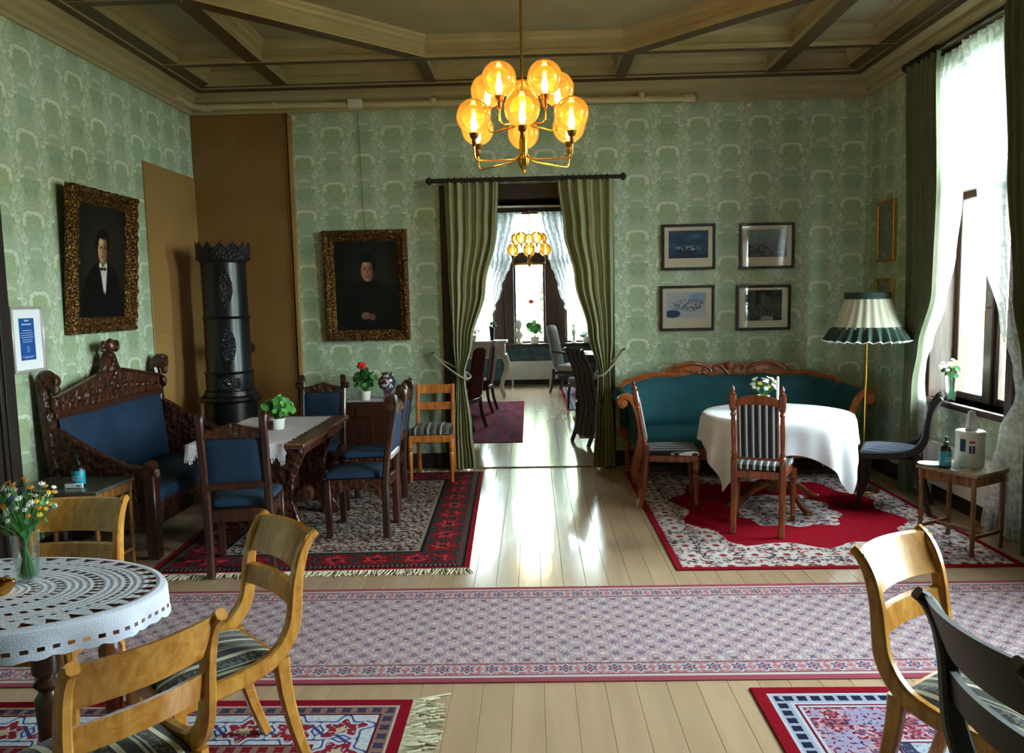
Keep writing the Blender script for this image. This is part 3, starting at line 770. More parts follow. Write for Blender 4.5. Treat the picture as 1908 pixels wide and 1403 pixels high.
# pipe on the back wall cornice
pz = 3.505
pp = thing('ceiling_pipe', 'cream painted pipe running along the top of the back wall', 'pipe', (0, 0, 0))
b = MB(); py = YB - .085
b.tube([(XL + .05, py - .35, pz + .035), (XL + .05, py - .08, pz + .035), (XL + .07, py - .02, pz + .02), (XL + .13, py, pz + .012), (-2.2, py, pz + .006), (1.50, py, pz - .03), (1.535, py + .01, pz - .03), (1.55, py + .06, pz - .028)], .029, 14); b.build('tube', 'pipe_paint', pp)
for xx in (-2.40, -0.9, 0.35, 1.05): MB().tube([(xx, py - .0, pz + .03 - .00), (xx, py, pz - .03)], .036, 12).build('bracket', 'pipe_paint', pp)
for xx in (-1.64, 1.49, XL + .2): MB().tube([(xx - .05, py, pz + .003 - (0.03 if xx > 1 else 0)), (xx + .05, py, pz + .003 - (.03 if xx > 1 else 0))], .036, 12).build('coupling', 'pipe_paint', pp)
j = MB().box(-1.70, -1.56, py - .045, py + .04, pz - .035, pz + .045, .008).build('valve', 'white_metal', pp)
for x0, lab in ((2.06, 'small white sensor box under the cornice above the framed prints'), (-2.245, 'small cream sensor box under the cornice beside the brown panel')):
    s = thing('wall_sensor', lab, 'sensor', (x0, YB, 3.40)); MB().box(-.035, .035, -.022, 0, -.02, .045, .005).build('case', 'pipe_paint', s); MB().box(-.02, .02, -.026, -.021, 0, .03, .002).build('cover', 'white_metal', s)
# ------------------------------------------------------------ rugs
RT = 0.008
def rug(name, label, c, hx, hy, rz, fn, fringe=(), group=None):
    mn_ = name + '_wool_%d' % len(MATS); rug_mat(mn_, hx, hy, fn)
    t = thing(name, label, 'rug', (c[0], c[1], 0), rz, group)
    MB().box(-hx, hx, -hy, hy, 0.0005, RT, .003).build('pile', mn_, t)
    for sd in fringe:
        b = MB(); rnd = random.Random(len(label) + sum(ord(ch) for ch in sd))
        L = (hx if sd in 'ns' else hy); n = int(L * 2 / (0.0045 if sd == 'e' else .009))
        for i in range(n):
            s0 = -L + 2 * L * (i + .5) / n; ln = rnd.uniform(.05, .10) * (1.5 if sd == 'e' else 1); dv = rnd.uniform(-.035, .035) * (1.8 if sd == 'e' else 1); w = .0045; z1 = rnd.uniform(.002, .014 if sd == 'e' else .010)
            mp = {'s': lambda a, o: (a, -hy - o), 'n': lambda a, o: (a, hy + o), 'e': lambda a, o: (hx + o, a), 'w': lambda a, o: (-hx - o, a)}[sd]
            P = [(s0, -.003, .006), (s0 + dv * .4, ln * .5, z1), (s0 + dv, ln, .003)]
            pts = []
            for a, o, z in P:
                for q in (-w, w): xy = mp(a + q, o); pts.append((xy[0], xy[1], z))
                xy = mp(a, o); pts.append((xy[0], xy[1], z + .004))
            b.add(pts, [(0, 1, 4, 3), (1, 2, 5, 4), (2, 0, 3, 5), (3, 4, 7, 6), (4, 5, 8, 7), (5, 3, 6, 8)])
        o = b.build('fringe', 'fringe_cream', t); o['kind'] = 'stuff'
    return t
rug('patterned_rug', 'dark red and cream patterned rug under the blue upholstered dining set', (-1.46, 5.98), 1.00, 1.36, R(1.7), rug_left, 'sn')
rug('patterned_rug', 'cream floral rug with red medallion under the round white table', (1.88, 5.93), 1.04, 1.355, 0, rug_right)
rug('runner_rug', 'long pale pink runner rug lying across the room', (0.06, 3.77), 2.95, 0.555, R(.45), rug_runner)
rug('patterned_rug', 'red rug with pale blue floral border and cream fringe in the left foreground', (-1.62, 2.02), 1.10, 1.05, 0, rug_fl, 'e')
rug('patterned_rug', 'crimson edged blue and red rug in the right foreground', (1.92, 2.09), 1.04, 1.06, 0, rug_fr)
rug('far_rug', 'plain magenta rug under the red chairs of the far room', (-.95, 10.70), 0.80, 1.82, R(.3), rug_magenta, 'n')
rug('far_rug', 'small patterned rug under the pale armchair in the far room', (1.10, 12.9), 0.62, 1.5, R(0), rug_fr)
rug('far_rug', 'small red rug beside the striped chairs in the far room', (1.15, 9.9), 0.62, .80, 0, rug_fl)

# ------------------------------------------------------------ chair makers (front towards -y, back at y = 0)
def klismos(label, cat_group, wd_='birch', fab='stripe_birch', top=.86, W=.36, name='klismos_chair'):
    t = thing(name, label, 'chair', group=cat_group); k = top / .86
    for s in (-1, 1):
        pts = [(.115, .86), (.085, .835), (.055, .78), (.035, .70), (.025, .62), (.012, .55), (-.03, .487), (-.10, .448), (-.24, .430), (-.41, .424)]
        path = cr([(s * (W / 2 + (.035 * max(0, -y) / .41)), y, z * k if z > .5 else z) for y, z in pts], 4); n = len(path)
        MB().strip(path, (1, 0, 0), [.030 + .006 * i / n for i in range(n)], [.030 + .026 * min(1, i / n * 1.6) for i in range(n)]).build('stile', wd_, t)
        lp = cr([(s * W / 2, -.035, .45), (s * W / 2, -.022, .32), (s * W / 2, .012, .16), (s * W / 2, .065, 0)], 5); n = len(lp)
        MB().strip(lp, (1, 0, 0), .032, [.055 - .022 * i / n for i in range(n)]).build('leg', wd_, t)
        xf = s * (W / 2 + .033)
        lp = cr([(xf, -.395, .43), (xf, -.39, .30), (xf, -.40, .15), (xf, -.44, 0)], 5)
        MB().strip(lp, (1, 0, 0), .034, [.052 - .024 * i / n for i in range(n)]).build('leg', wd_, t)
    def rail(nm, z0, z1, y0, y1, bow, th=.020):
        nu = 12; A = []
        for i in range(nu + 1):
            u = i / nu * 2 - 1; x = u * (W / 2 + .012); bb = bow * (1 - u * u)
            A.append([(x, y0 + bb - th, z0), (x, y1 + bb - th, z1), (x, y1 + bb, z1 + .004), (x, y0 + bb, z0)])
        MB().loft(A).build(nm, wd_, t)
    rail('crest_rail', .735 * k, .855 * k, .040, .095, .040); rail('back_rail', .615 * k, .685 * k, .022, .034, .030)
    MB().box(-W / 2, W / 2, -.045, -.012, .385, .445, .004).build('seat_rail', wd_, t)
    MB().box(-W / 2 - .03, W / 2 + .03, -.425, -.395, .385, .445, .004).build('seat_rail', wd_, t)
    MB().cushion([(-W / 2 + .016, -.03), (W / 2 - .016, -.03), (W / 2 + .018, -.415), (-W / 2 - .018, -.415)], .40, .462, .028, .022).build('seat', fab, t)
    return t

def turned(x, y, z0, z1, r, n=14, feet=True):
    h = z1 - z0; P = [(r * .55, 0), (r * .8, .02), (r * .6, .05), (r * .75, .09), (r * .62, .14), (r * 1.0, .55), (r * 1.12, .68), (r * .7, .72), (r * 1.2, .75), (r * .7, .78), (r * 1.15, .80), (r * 1.15, 1.0)]
    return MB().lathe([(a, z0 + b * h) for a, b in P], n, (x, y, 0))

def tall_stripe_chair(label, group):
    t = thing('striped_high_chair', label, 'chair', group=group); W = .32; wd_ = 'mahogany'
    for s in (-1, 1):
        x = s * W / 2
        lp = cr([(x, .05, 0), (x, .01, .22), (x, 0, .46), (x, .005, .52)], 5)
        MB().strip(lp, (1, 0, 0), .042, .042).build('leg', wd_, t)
        st = MB(); A = (x, .005, .50); B = (x, .075, .90)
        q = [(0, .021), (.04, .021), (.05, .012), (.08, .022), (.11, .012), (.14, .020), (.2, .014), (.5, .017), (.8, .014), (.84, .021), (.88, .013), (.92, .021), (1.0, .021)]
        st.tube([(A[0], A[1] + (B[1] - A[1]) * k, A[2] + (B[2] - A[2]) * k) for k, _ in q], [r for _, r in q], 12); so_ = st.build('stile', wd_, t)
        MB().strip([(x, .074, .885), (x, .088, .975)], (1, 0, 0), .046, .046).build('stile_block', wd_, so_)
        f = [(.010, 0), (.018, .006), (.018, .012), (.008, .018), (.014, .030), (.013, .042), (.007, .055), (.001, .064)]
        MB().lathe(f, 12, (x, .090, .972)).build('finial', wd_, so_)
        L = turned(x * 1.22, -.375, .045, .40, .024); lo_ = L.build('leg', wd_, t)
        c = MB(); c.lathe([(.006, 0), (.020, .002), (.020, .014), (.006, .016)], 12, mx=rotm('X', R(90), (x * 1.22, -.367, .020))); c.lathe([(.014, 0), (.012, .02)], 10, (x * 1.22, -.375, .028)); c.build('caster', 'brass_dark', lo_)
    # arched crest
    top = [(W / 2 * u, .925 + .045 * (1 - abs(u) ** 2.4)) for u in [i / 8 - 1 for i in range(17)]]
    poly = top + [(W / 2, .885), (W / 4, .905), (-W / 4, .905), (-W / 2, .885)]
    MB().prism(poly, -.016, .016, 'y', .004, mx=Matrix.Translation((0, .082, 0)) @ Matrix.Rotation(R(-8), 4, 'X') @ Matrix.Translation((0, 0, 0)) if False else Matrix.Translation((0, .080, 0))).build('crest_rail', wd_, t)
    def lean(z): return .005 + (z - .50) / .4 * .07
    def pad(u, v):
        x = (u - .5) * (W - .075); zt = .905 + .035 * (1 - (2 * u - 1) ** 2); z = .535 + (zt - .535) * v
        e = min(u, 1 - u, v, 1 - v) * 6; return (x, lean(z) - .018 - .016 * min(1, e), z)
    def padb(u, v):
        p = pad(u, v); e = min(u, 1 - u, v, 1 - v) * 6; return (p[0], lean(p[2]) + .014 + .006 * min(1, e), p[2])
    MB().grid(pad, 12, 14).grid(padb, 12, 14).build('back_pad', 'stripe_white', t)
    for s in (-1, 1): MB().strip([(s * (W / 2 - .03), lean(.53), .53), (s * (W / 2 - .03), lean(.91), .91)], (1, 0, 0), .014, .022).build('back_slat', wd_, t)
    MB().box(-W / 2, W / 2, -.010, .020, .515, .545, .004).build('back_rail', wd_, t)
    MB().box(-W / 2 + .005, W / 2 - .005, -.018, .012, .385, .435, .004).build('seat_rail', wd_, t)
    MB().box(-W / 2 - .03, W / 2 + .03, -.395, -.365, .385, .440, .004).build('seat_rail', wd_, t)
    for s in (-1, 1): MB().strip([(s * W / 2, -.01, .412), (s * (W / 2 + .025), -.38, .412)], (1, 0, 0), .026, .055).build('seat_rail', wd_, t)
    MB().cushion([(-W / 2 - .005, -.0), (W / 2 + .005, -.0), (W / 2 + .045, -.40), (-W / 2 - .045, -.40)], .436, .482, .022, .018).build('seat', 'stripe_white', t)
    return t

def dragon_chair(label, group):
    t = thing('carved_oak_chair', label, 'chair', group=group); W = .36; wd_ = 'oak_dark'
    for s in (-1, 1):
        x = s * W / 2
        path = cr([(x, .0, 0), (x, .0, .25), (x, .005, .46), (x, .045, .72), (x, .085, .93), (x, .080, .985), (x, .060, 1.0)], 4); n = len(path)
        so_ = MB().strip(path, (1, 0, 0), .046, [.050 - .012 * i / n for i in range(n)]).build('stile', wd_, t)
        b = MB(); b.lathe([(.004, -.022), (.030, -.020), (.034, 0), (.030, .020), (.004, .022)], 14, mx=rotm('Y', R(90), (x + s * .010, .045, .965))); b.lathe([(.003, -.02), (.026, -.018), (.028, 0), (.026, .018), (.003, .02)], 12, mx=rotm('Y', R(90), (x + s * .035, .055, .925))); b.build('scroll', wd_, so_)
        MB().box(x * 1.06 - .022, x * 1.06 + .022, -.425, -.381, 0, .415, .005).build('leg', wd_, t)
    crest = [(-W / 2, .86), (-W / 2, .905), (-W / 4, .925), (0, .952), (W / 4, .925), (W / 2, .905), (W / 2, .86)]
    MB().prism(crest, .056, .090, 'y', .004).build('crest_rail', 'oak_carved', t)
    MB().strip([(-W / 2, .028, .565), (W / 2, .028, .565)], (0, 0, 1), .045, .03).build('back_rail', wd_, t)
    def lean(z): return .01 + (z - .5) * .14
    def pad(sgn):
        def f(u, v):
            z = .585 + .275 * v; e = min(1, min(u, 1 - u, v, 1 - v) * 8); return ((u - .5) * (W - .045), lean(z) + sgn * (.010 + .014 * e), z)
        return f
    MB().grid(pad(-1), 10, 10).grid(pad(1), 10, 10).build('back_pad', 'blue_velvet', t)
    def apron(x0, x1):
        n = 10; w = x1 - x0
        return [(x0, .415), (x0, .27)] + [(x0 + .015 + (w - .03) * i / n, .27 + .075 * math.sin(math.pi * i / n) ** .6) for i in range(n + 1)] + [(x1, .27), (x1, .415)]
    for s in (-1, 1): MB().prism(apron(-.40, -.02), s * (W / 2 + .008) - .011, s * (W / 2 + .008) + .011, 'x', .002).build('apron', 'oak_carved', t)
    MB().prism(apron(-W / 2, W / 2), -.415, -.393, 'y', .002).build('apron', 'oak_carved', t)
    MB().box(-W / 2, W / 2, -.015, .012, .34, .415, .004).build('apron', wd_, t)
    MB().cushion([(-W / 2 + .02, -.028), (W / 2 - .02, -.028), (W / 2 + .03, -.425), (-W / 2 - .03, -.425)], .415, .465, .022, .018).build('seat', 'blue_velvet', t)
    return t

def rail_chair(label):
    t = thing('wooden_chair', label, 'chair'); W = .335; wd_ = 'pine'
    for s in (-1, 1):
        x = s * W / 2
        MB().strip(cr([(x, .06, 0), (x, .01, .25), (x, 0, .46), (x, .03, .68), (x, .075, .85)], 5), (1, 0, 0), .034, .036).build('stile', wd_, t)
        turned(x * 1.12, -.37, 0, .40, .022).build('leg', wd_, t)
    def rail(nm, z0, z1, y, bow=.012):
        A = []
        for i in range(9):
            u = i / 4 - 1; x = u * W / 2; bb = bow * (1 - u * u); A.append([(x, y + bb - .011, z0), (x, y + bb - .006, z1), (x, y + bb + .012, z1), (x, y + bb + .009, z0)])
        MB().loft(A).build(nm, wd_, t)
    rail('crest_rail', .765, .848, .062); rail('back_rail', .615, .685, .022)
    MB().box(-W / 2, W / 2, -.012, .014, .37, .43, .004).build('seat_rail', wd_, t)
    MB().box(-W / 2 - .03, W / 2 + .03, -.392, -.364, .37, .435, .004).build('seat_rail', wd_, t)
    for s in (-1, 1): MB().strip([(s * W / 2, .0, .402), (s * (W / 2 + .02), -.378, .402)], (1, 0, 0), .026, .06).build('seat_rail', wd_, t)
    MB().cushion([(-W / 2 - .005, -.01), (W / 2 + .005, -.01), (W / 2 + .04, -.40), (-W / 2 - .04, -.40)], .43, .492, .03, .025).build('seat', 'stripe_birch', t)
    return t

# ------------------------------------------------------------ placing the chairs
GB = 'birch chairs in the foreground'
c0 = klismos('birch klismos chair with its back turned, at the right end of the crochet covered table', GB)
c0.location = (-.975, 2.655, RT); c0.rotation_euler.z = R(-45)
dup(c0, (-1.005, 1.815, RT), R(-126), 'birch klismos chair nearest the camera in the lower left corner, low back towards us')
dup(c0, (-1.885, 3.01, RT), R(0), 'birch klismos chair on the far side of the crochet covered table')
dup(c0, (1.185, 2.362, RT), R(35.8), 'pale birch klismos chair with sunlit crest in the right foreground')
dk = klismos('wooden chair, shaded near-black in its colour, cut by the right edge of the picture', None, 'walnut_shade_black', 'stripe_birch', .93, .36, 'dark_klismos_chair')  # chair in shadow: its shade is put into the wood colour
dk.location = (1.02, 1.635, RT); dk.rotation_euler.z = R(92)
kb = klismos('dark klismos chair with blue striped seat between round table and window', None, 'walnut_shade_black', 'stripe_blue', .87, .38, 'dark_klismos_chair')
kb.location = (2.905, 5.83, RT); kb.rotation_euler.z = R(-118)
GS = 'striped high back chairs at the round table'
ts = tall_stripe_chair('black and white striped high back chair seen from behind before the round table', GS)
ts.location = (1.523, 5.278, RT); ts.rotation_euler.z = R(157)
t2 = dup(ts, (0.885, 6.17, RT), R(84), 'high back striped chair seen side-on at the left of the round table'); t2.scale = (1.05, 1.0, .935)
GD = 'carved oak chairs with blue upholstery'
dc = dragon_chair('carved oak chair with blue back pad seen from behind, nearest of the blue dining set', GD)
dc.location = (-1.80, 4.565, RT); dc.rotation_euler.z = R(191)
dup(dc, (-1.045, 5.48, RT), R(-91), 'nearer of the two blue seated oak chairs seen side-on right of the dining table')
dup(dc, (-1.10, 6.22, RT), R(-89), 'farther of the two blue seated oak chairs seen side-on right of the dining table')
dup(dc, (-1.86, 6.70, RT), R(0), 'blue padded oak chair at the far end of the dining table, facing us')
rc = rail_chair('light wooden chair with two rails and striped seat beside the doorway curtain')
rc.location = (-.945, 7.31, RT); rc.rotation_euler.z = R(0)

# ------------------------------------------------------------ carved bench sofa on the left wall
sf = thing('carved_settle', 'dark carved oak settle with blue upholstery against the left wall', 'sofa', (-3.17, 5.67, 0), R(90)); HW = .75
# local: x along the wall, front towards -y, back at y = 0
for s in (-1, 1):
    x = s * HW
    path = cr([(x, -.05, 0), (x, -.05, .4), (x, -.02, .8), (x, .0, 1.05), (x, .01, 1.16), (x + s * .02, -.03, 1.225), (x + s * .03, -.075, 1.20)], 4); n = len(path)
    so_ = MB().strip(path, (1, 0, 0), .075, [.085 - .02 * i / n for i in range(n)]).build('stile', 'oak_carved', sf)
    b = MB(); b.lathe([(.005, -.035), (.042, -.03), (.05, 0), (.042, .03), (.005, .035)], 14, mx=rotm('Y', R(90), (x, -.06, 1.185))); b.ball((x, -.075, 1.13), .028, .03, .04); b.ball((x, -.06, 1.03), .024, .03, .05); b.build('scroll', 'oak_carved', so_)
    # sloping carved arm with a front post
    arm = [(-.02, .90), (-.10, .86), (-.30, .73), (-.52, .63), (-.62, .615), (-.655, .65), (-.69, .635), (-.685, .58), (-.66, .50), (-.65, .30), (-.66, .20), (-.02, .20)]
    MB().prism(arm, x - .028, x + .028, 'x', .006).build('arm', 'oak_carved', sf)
    MB().box(x - .042, x + .042, -.70, -.625, 0, .56, .008).build('leg', 'oak_dark', sf)
    b = MB(); b.lathe([(.004, -.045), (.034, -.04), (.044, 0), (.034, .04), (.004, .045)], 12, mx=rotm('Y', R(90), (x, -.665, .615))); b.ball((x, -.70, .56), .034, .03, .05); b.build('arm_finial', 'oak_carved', sf)
gab = [(-HW + .03, .97), (-HW + .03, 1.065), (-.13, 1.185), (-.095, 1.23), (-.05, 1.32), (.05, 1.32), (.095, 1.23), (.13, 1.185), (HW - .03, 1.085), (HW - .03, .97)]
MB().prism(gab, -.05, .0, 'y', .008).build('crest', 'oak_carved', sf)
b = MB(); b.strip([(-HW + .03, -.055, 1.068), (-.13, -.055, 1.188)], (0, 1, 0), .03, .018); b.strip([(.13, -.055, 1.188), (HW - .03, -.055, 1.088)], (0, 1, 0), .03, .018); b.build('crest_moulding', 'oak_dark', sf)
b = MB(); b.ball((0, -.045, 1.37), .04, .035, .055)
for s in (-1, 1): b.tube(cr([(0, -.03, 1.32), (s * .04, -.035, 1.37), (s * .085, -.04, 1.39), (s * .095, -.04, 1.35), (s * .07, -.04, 1.335)], 6), lambda u: .026 - .010 * u, 10)
b.build('crest_finial', 'oak_carved', sf)
for k in range(9):
    z = 1.03 + k * .034; w = .085 - .006 * k; MB().ball((w * .6 * math.sin(k * 2.1), -.055, z), .028, .016, .026).build('carved_boss', 'oak_carved', sf)
for s in (-1, 1):
    for k in range(6): MB().ball((s * (.18 + .085 * k), -.052, 1.06 - .006 * k), .036, .014, .028 - .002 * k).build('carved_boss', 'oak_carved', sf)
MB().box(-HW + .03, HW - .03, -.055, -.005, .925, .975, .006).build('back_rail', 'oak_dark', sf)
def spad(sgn):
    def f(u, v):
        z = .44 + .49 * v; e = min(1, min(u, 1 - u, v, 1 - v) * 9); return ((u - .5) * (2 * HW - .10), -.055 + (z - .9) * .10 - sgn * .0 + (-.045 * e if sgn < 0 else .0), z)
    return f
MB().grid(spad(-1), 16, 12).build('back_pad', 'blue_velvet', sf)
MB().box(-HW + .03, HW - .03, -.04, -.015, .25, .93).build('back_board', 'oak_dark', sf)
MB().box(-HW + .03, HW - .03, -.66, -.62, .20, .36, .006).build('apron', 'oak_carved', sf)
MB().cushion([(-HW + .032, -.08), (HW - .032, -.08), (HW - .032, -.665), (-HW + .032, -.665)], .345, .435, .03, .03).build('seat', 'blue_velvet', sf)

# ------------------------------------------------------------ teal sofa on the back wall
so = thing('teal_sofa', 'long teal sofa with carved mahogany crest against the back wall', 'sofa', (1.84, 7.46, RT), 0); HW = 1.06
def crest_top(u):      # u 0 end .. 1 centre
    return interp([(0, .80), (.10, .875), (.30, .925), (.52, .935), (.60, .985), (.72, 1.015), (.84, .995), (.9, .985), (1.0, 1.005)], u)
def crest_bot(u):
    return interp([(0, .76), (.12, .825), (.35, .868), (.55, .868), (.72, .892), (.86, .872), (1.0, .88)], u)
A = []
for i in range(61):
    x = -HW + 2 * HW * i / 60; u = 1 - abs(x) / HW; zt, zb = crest_top(u), crest_bot(u); yy = -.05 - .10 * (1 - u) ** 4
    A.append([(x, yy - .03, zb), (x, yy - .045, (zt + zb) / 2), (x, yy - .025, zt), (x, yy + .02, zt), (x, yy + .02, zb)])
MB().loft(A).build('crest_rail', 'mahogany_sofa', so)
b = MB()
for s in (-1, 1):
    b.tube(cr([(s * .52, -.085, .935), (s * .46, -.095, .985), (s * .36, -.10, 1.01), (s * .24, -.10, .985), (s * .17, -.10, .94), (s * .20, -.105, .905), (s * .25, -.105, .925), (s * .235, -.105, .955)], 6), lambda u: .020 - .010 * u, 8)
    b.tube(cr([(s * .60, -.08, .90), (s * .56, -.09, .955), (s * .50, -.095, .99), (s * .455, -.095, .97), (s * .475, -.095, .94)], 5), lambda u: .016 - .008 * u, 8)
    b.tube(cr([(0, -.10, .90), (s * .05, -.105, .95), (s * .10, -.105, .99), (s * .14, -.105, .965), (s * .11, -.105, .935)], 5), lambda u: .018 - .009 * u, 8)
    for k in range(4): b.ball((s * (.28 + .06 * k), -.092, .915 + .012 * k), .03, .012, .016)
b.ball((0, -.105, .985), .03, .018, .035); b.ball((0, -.105, .93), .022, .016, .03)
b.build('crest_carving', 'mahogany_sofa', so)
def bpad(u, v):
    x = (u - .5) * 2 * (HW - .02); un = 1 - abs(x) / HW; zt = crest_bot(un) + .012; z = .42 + (zt - .42) * v
    e = min(1, min(v, 1 - v) * 7); return (x, -.085 - .10 * (1 - un) ** 4 - .055 * e - .03 * (1 - v), z)
MB().grid(bpad, 40, 10).build('back_pad', 'teal_velvet', so)
MB().prism([(-HW + .03, .3), (-HW + .03, .78), (-HW * .7, .87), (HW * .7, .87), (HW - .03, .78), (HW - .03, .3)], -.055, -.02, 'y', 0).build('back_board', 'mahogany_sofa', so)
MB().cushion([(-HW + .10, -.10), (HW - .10, -.10), (HW - .10, -.68), (-HW + .10, -.68)], .30, .425, .03, .04).build('seat', 'teal_velvet', so)
MB().box(-HW + .10, HW - .10, -.685, -.64, .20, .30, .01).build('apron', 'mahogany_sofa', so)
for s in (-1, 1):
    # outward-rolled arm: upholstered sheet with a roll, timber facing in front
    prof = cr([(.90, .36), (.905, .50), (.925, .64), (.965, .745), (1.02, .80), (1.075, .785), (1.09, .735), (1.06, .705)], 5)
    ring = [(x, z) for x, z in prof]; n = len(ring)
    thick = [(x - .0, z) for x, z in ring] + [(x + (.055 if i < n * .55 else .02), z - (.02 if i >= n * .55 else 0)) for i, (x, z) in list(enumerate(ring))[::-1]]
    MB().prism([(s * x, z) for x, z in thick], -.655, -.14, 'y', 0).build('arm_pad', 'teal_velvet', so)
    fp = cr([(.955, .14), (.925, .30), (.905, .45), (.925, .60), (.97, .72), (1.03, .775), (1.085, .755), (1.085, .70), (1.05, .69)], 5); n = len(fp)
    MB().strip([(s * x, -.672, z) for x, z in fp], (0, 1, 0), .035, [.075 - .03 * i / n for i in range(n)]).build('arm_front', 'mahogany_sofa', so)
    MB().lathe([(.002, -.024), (.030, -.022), (.036, 0), (.030, .022), (.002, .024)], 14, mx=rotm('X', R(90), (s * 1.055, -.672, .715))).build('arm_rosette', 'mahogany_sofa', so)
    MB().strip(cr([(s * .95, -.66, .24), (s * .965, -.665, .12), (s * .945, -.68, 0)], 4), (1, 0, 0), .06, .055).build('leg', 'mahogany_sofa', so)
    MB().strip(cr([(s * .95, -.10, .3), (s * .955, -.08, .14), (s * .95, -.05, 0)], 4), (1, 0, 0), .05, .05).build('leg', 'mahogany_sofa', so)
# ------------------------------------------------------------ small makers
def leaf_mesh():
    b = MB(); n = 10; vs = [(0, 0, 0)]
    for i in range(n):
        a = 2 * math.pi * i / n; r = 1.0 * (1 + .08 * math.cos(5 * a)); vs.append((r * math.cos(a), r * math.sin(a), .28 + .10 * math.sin(3 * a)))
    b.add(vs, [(0, 1 + i, 1 + (i + 1) % n) for i in range(n)]); return b
LEAF = {}
def leaf(parent, mat, loc, size, nrm, rnd):
    if mat not in LEAF:
        o = leaf_mesh().build('leaf', mat); LEAF[mat] = o.data; bpy.data.objects.remove(o)
    o = bpy.data.objects.new('leaf', LEAF[mat]); COL.objects.link(o); o.parent = parent
    q = Vector(nrm).normalized().to_track_quat('Z', 'Y')
    o.matrix_local = Matrix.Translation(loc) @ q.to_matrix().to_4x4() @ Matrix.Rotation(rnd.uniform(0, 6), 4, 'Z') @ Matrix.Diagonal((size, size, size, 1))
    return o
def geranium(label, loc, pot_r, pot_h, spread, height, n, mats, flower=None, seed=1, size=.032, pot='porcelain', pars=True):
    t = thing('potted_geranium', label, 'potted plant', loc); rnd = random.Random(seed)
    MB().lathe([(.001, 0), (pot_r * .80, 0), (pot_r * .84, .004), (pot_r * .98, pot_h * .86), (pot_r * 1.04, pot_h * .88), (pot_r * 1.04, pot_h), (pot_r * .94, pot_h), (pot_r * .9, pot_h * .85), (.001, pot_h * .84)], 24).build('pot', pot, t)
    st = MB()
    for i in range(n):
        a = rnd.uniform(0, 6.283); e = math.sqrt(rnd.random()); rr = spread * e; z = pot_h + height * (.35 + .65 * rnd.random()) * (1 - .35 * e * e)
        p = (rr * math.cos(a), rr * math.sin(a), z)
        leaf(t, rnd.choice(mats), p, size * rnd.uniform(.75, 1.25), (p[0] * 3 + rnd.uniform(-.3, .3), p[1] * 3 - .25 + rnd.uniform(-.3, .3), .22), rnd)
        st.tube(cr([(p[0] * .1, p[1] * .1, pot_h * .85), (p[0] * .45, p[1] * .45, (pot_h + z) / 2 + .01), p], 3), .0022, 5)
    if flower:
        for (fx, fy, fz, fr) in flower:
            st.tube(cr([(0, 0, pot_h), (fx * .4, fy * .4, fz * .6), (fx, fy, fz)], 4), .003, 5)
            b = MB()
            for k in range(26):
                v = Vector((rnd.gauss(0, 1), rnd.gauss(0, 1), rnd.gauss(0, 1))).normalized() * fr * .8
                b.ball((fx + v.x, fy + v.y, fz + v.z * .75), fr * .36, n=7, m=4)
            b.build('flower_head', 'petal_red', t)
    st.build('stems', 'leaf_green', t)
    return t
def blossom_mesh():
    b = MB(); n = 7; vs = [(0, 0, .1)]
    for i in range(2 * n):
        a = math.pi * i / n; r = 1.0 if i % 2 else .6; vs.append((r * math.cos(a), r * math.sin(a), .25 if i % 2 else .05))
    b.add(vs, [(0, 1 + i, 1 + (i + 1) % (2 * n)) for i in range(2 * n)]); b.ball((0, 0, .12), .34, .34, .2, 7, 4); return b
BLO = {}
def blossom(parent, mat, loc, size, nrm):
    if mat not in BLO:
        o = blossom_mesh().build('blossom', mat); BLO[mat] = o.data; bpy.data.objects.remove(o)
    o = bpy.data.objects.new('blossom', BLO[mat]); COL.objects.link(o); o.parent = parent
    q = Vector(nrm).normalized().to_track_quat('Z', 'Y'); o.matrix_local = Matrix.Translation(loc) @ q.to_matrix().to_4x4() @ Matrix.Diagonal((size, size, size, 1))
def bouquet(name, label, loc, vr, vh, fh, spread, blooms, seed, size=.016, leaves=10, vase='glass_clear', flare=1.12, taper=1.0):
    t = thing(name, label, 'vase', loc); rnd = random.Random(seed)
    MB().lathe([(.001, 0), (vr * taper, 0), (vr * taper, .003), (vr * flare, vh), (vr * flare - .004, vh), (vr * taper - .004, .012), (.001, .010)], 24).build('vase', vase, t)
    if vase == 'glass_clear': MB().lathe([(.001, .011), (vr * .88 * taper, .012), (vr * .9, vh * .5), (.001, vh * .5)], 20).build('water', 'glass_pane', t)
    st = MB(); pts = []
    for m_, k in blooms:
        for i in range(k):
            a = rnd.uniform(0, 6.283); e = math.sqrt(rnd.random()) * spread; z = vh + fh * (.45 + .55 * rnd.random()) * (1 - .25 * (e / spread) ** 2)
            p = (e * math.cos(a), e * math.sin(a), z); pts.append(p)
            blossom(t, m_, p, size * rnd.uniform(.8, 1.25), (p[0] * 5, p[1] * 5 - .35, .6))
    for p in pts: st.tube(cr([(-p[0] * .25, -p[1] * .25, .015), (p[0] * .12, p[1] * .12, vh * .9), p], 4), .0016, 4)
    st.build('stems', 'leaf_green', t)
    for i in range(leaves):
        a = rnd.uniform(0, 6.283); e = spread * rnd.uniform(.3, 1.0); z = vh + fh * rnd.uniform(.05, .75)
        leaf(t, 'leaf_dark' if i % 2 else 'leaf_green', (e * math.cos(a), e * math.sin(a), z), size * .95, (math.cos(a), math.sin(a) - .3, .3), rnd)
    return t
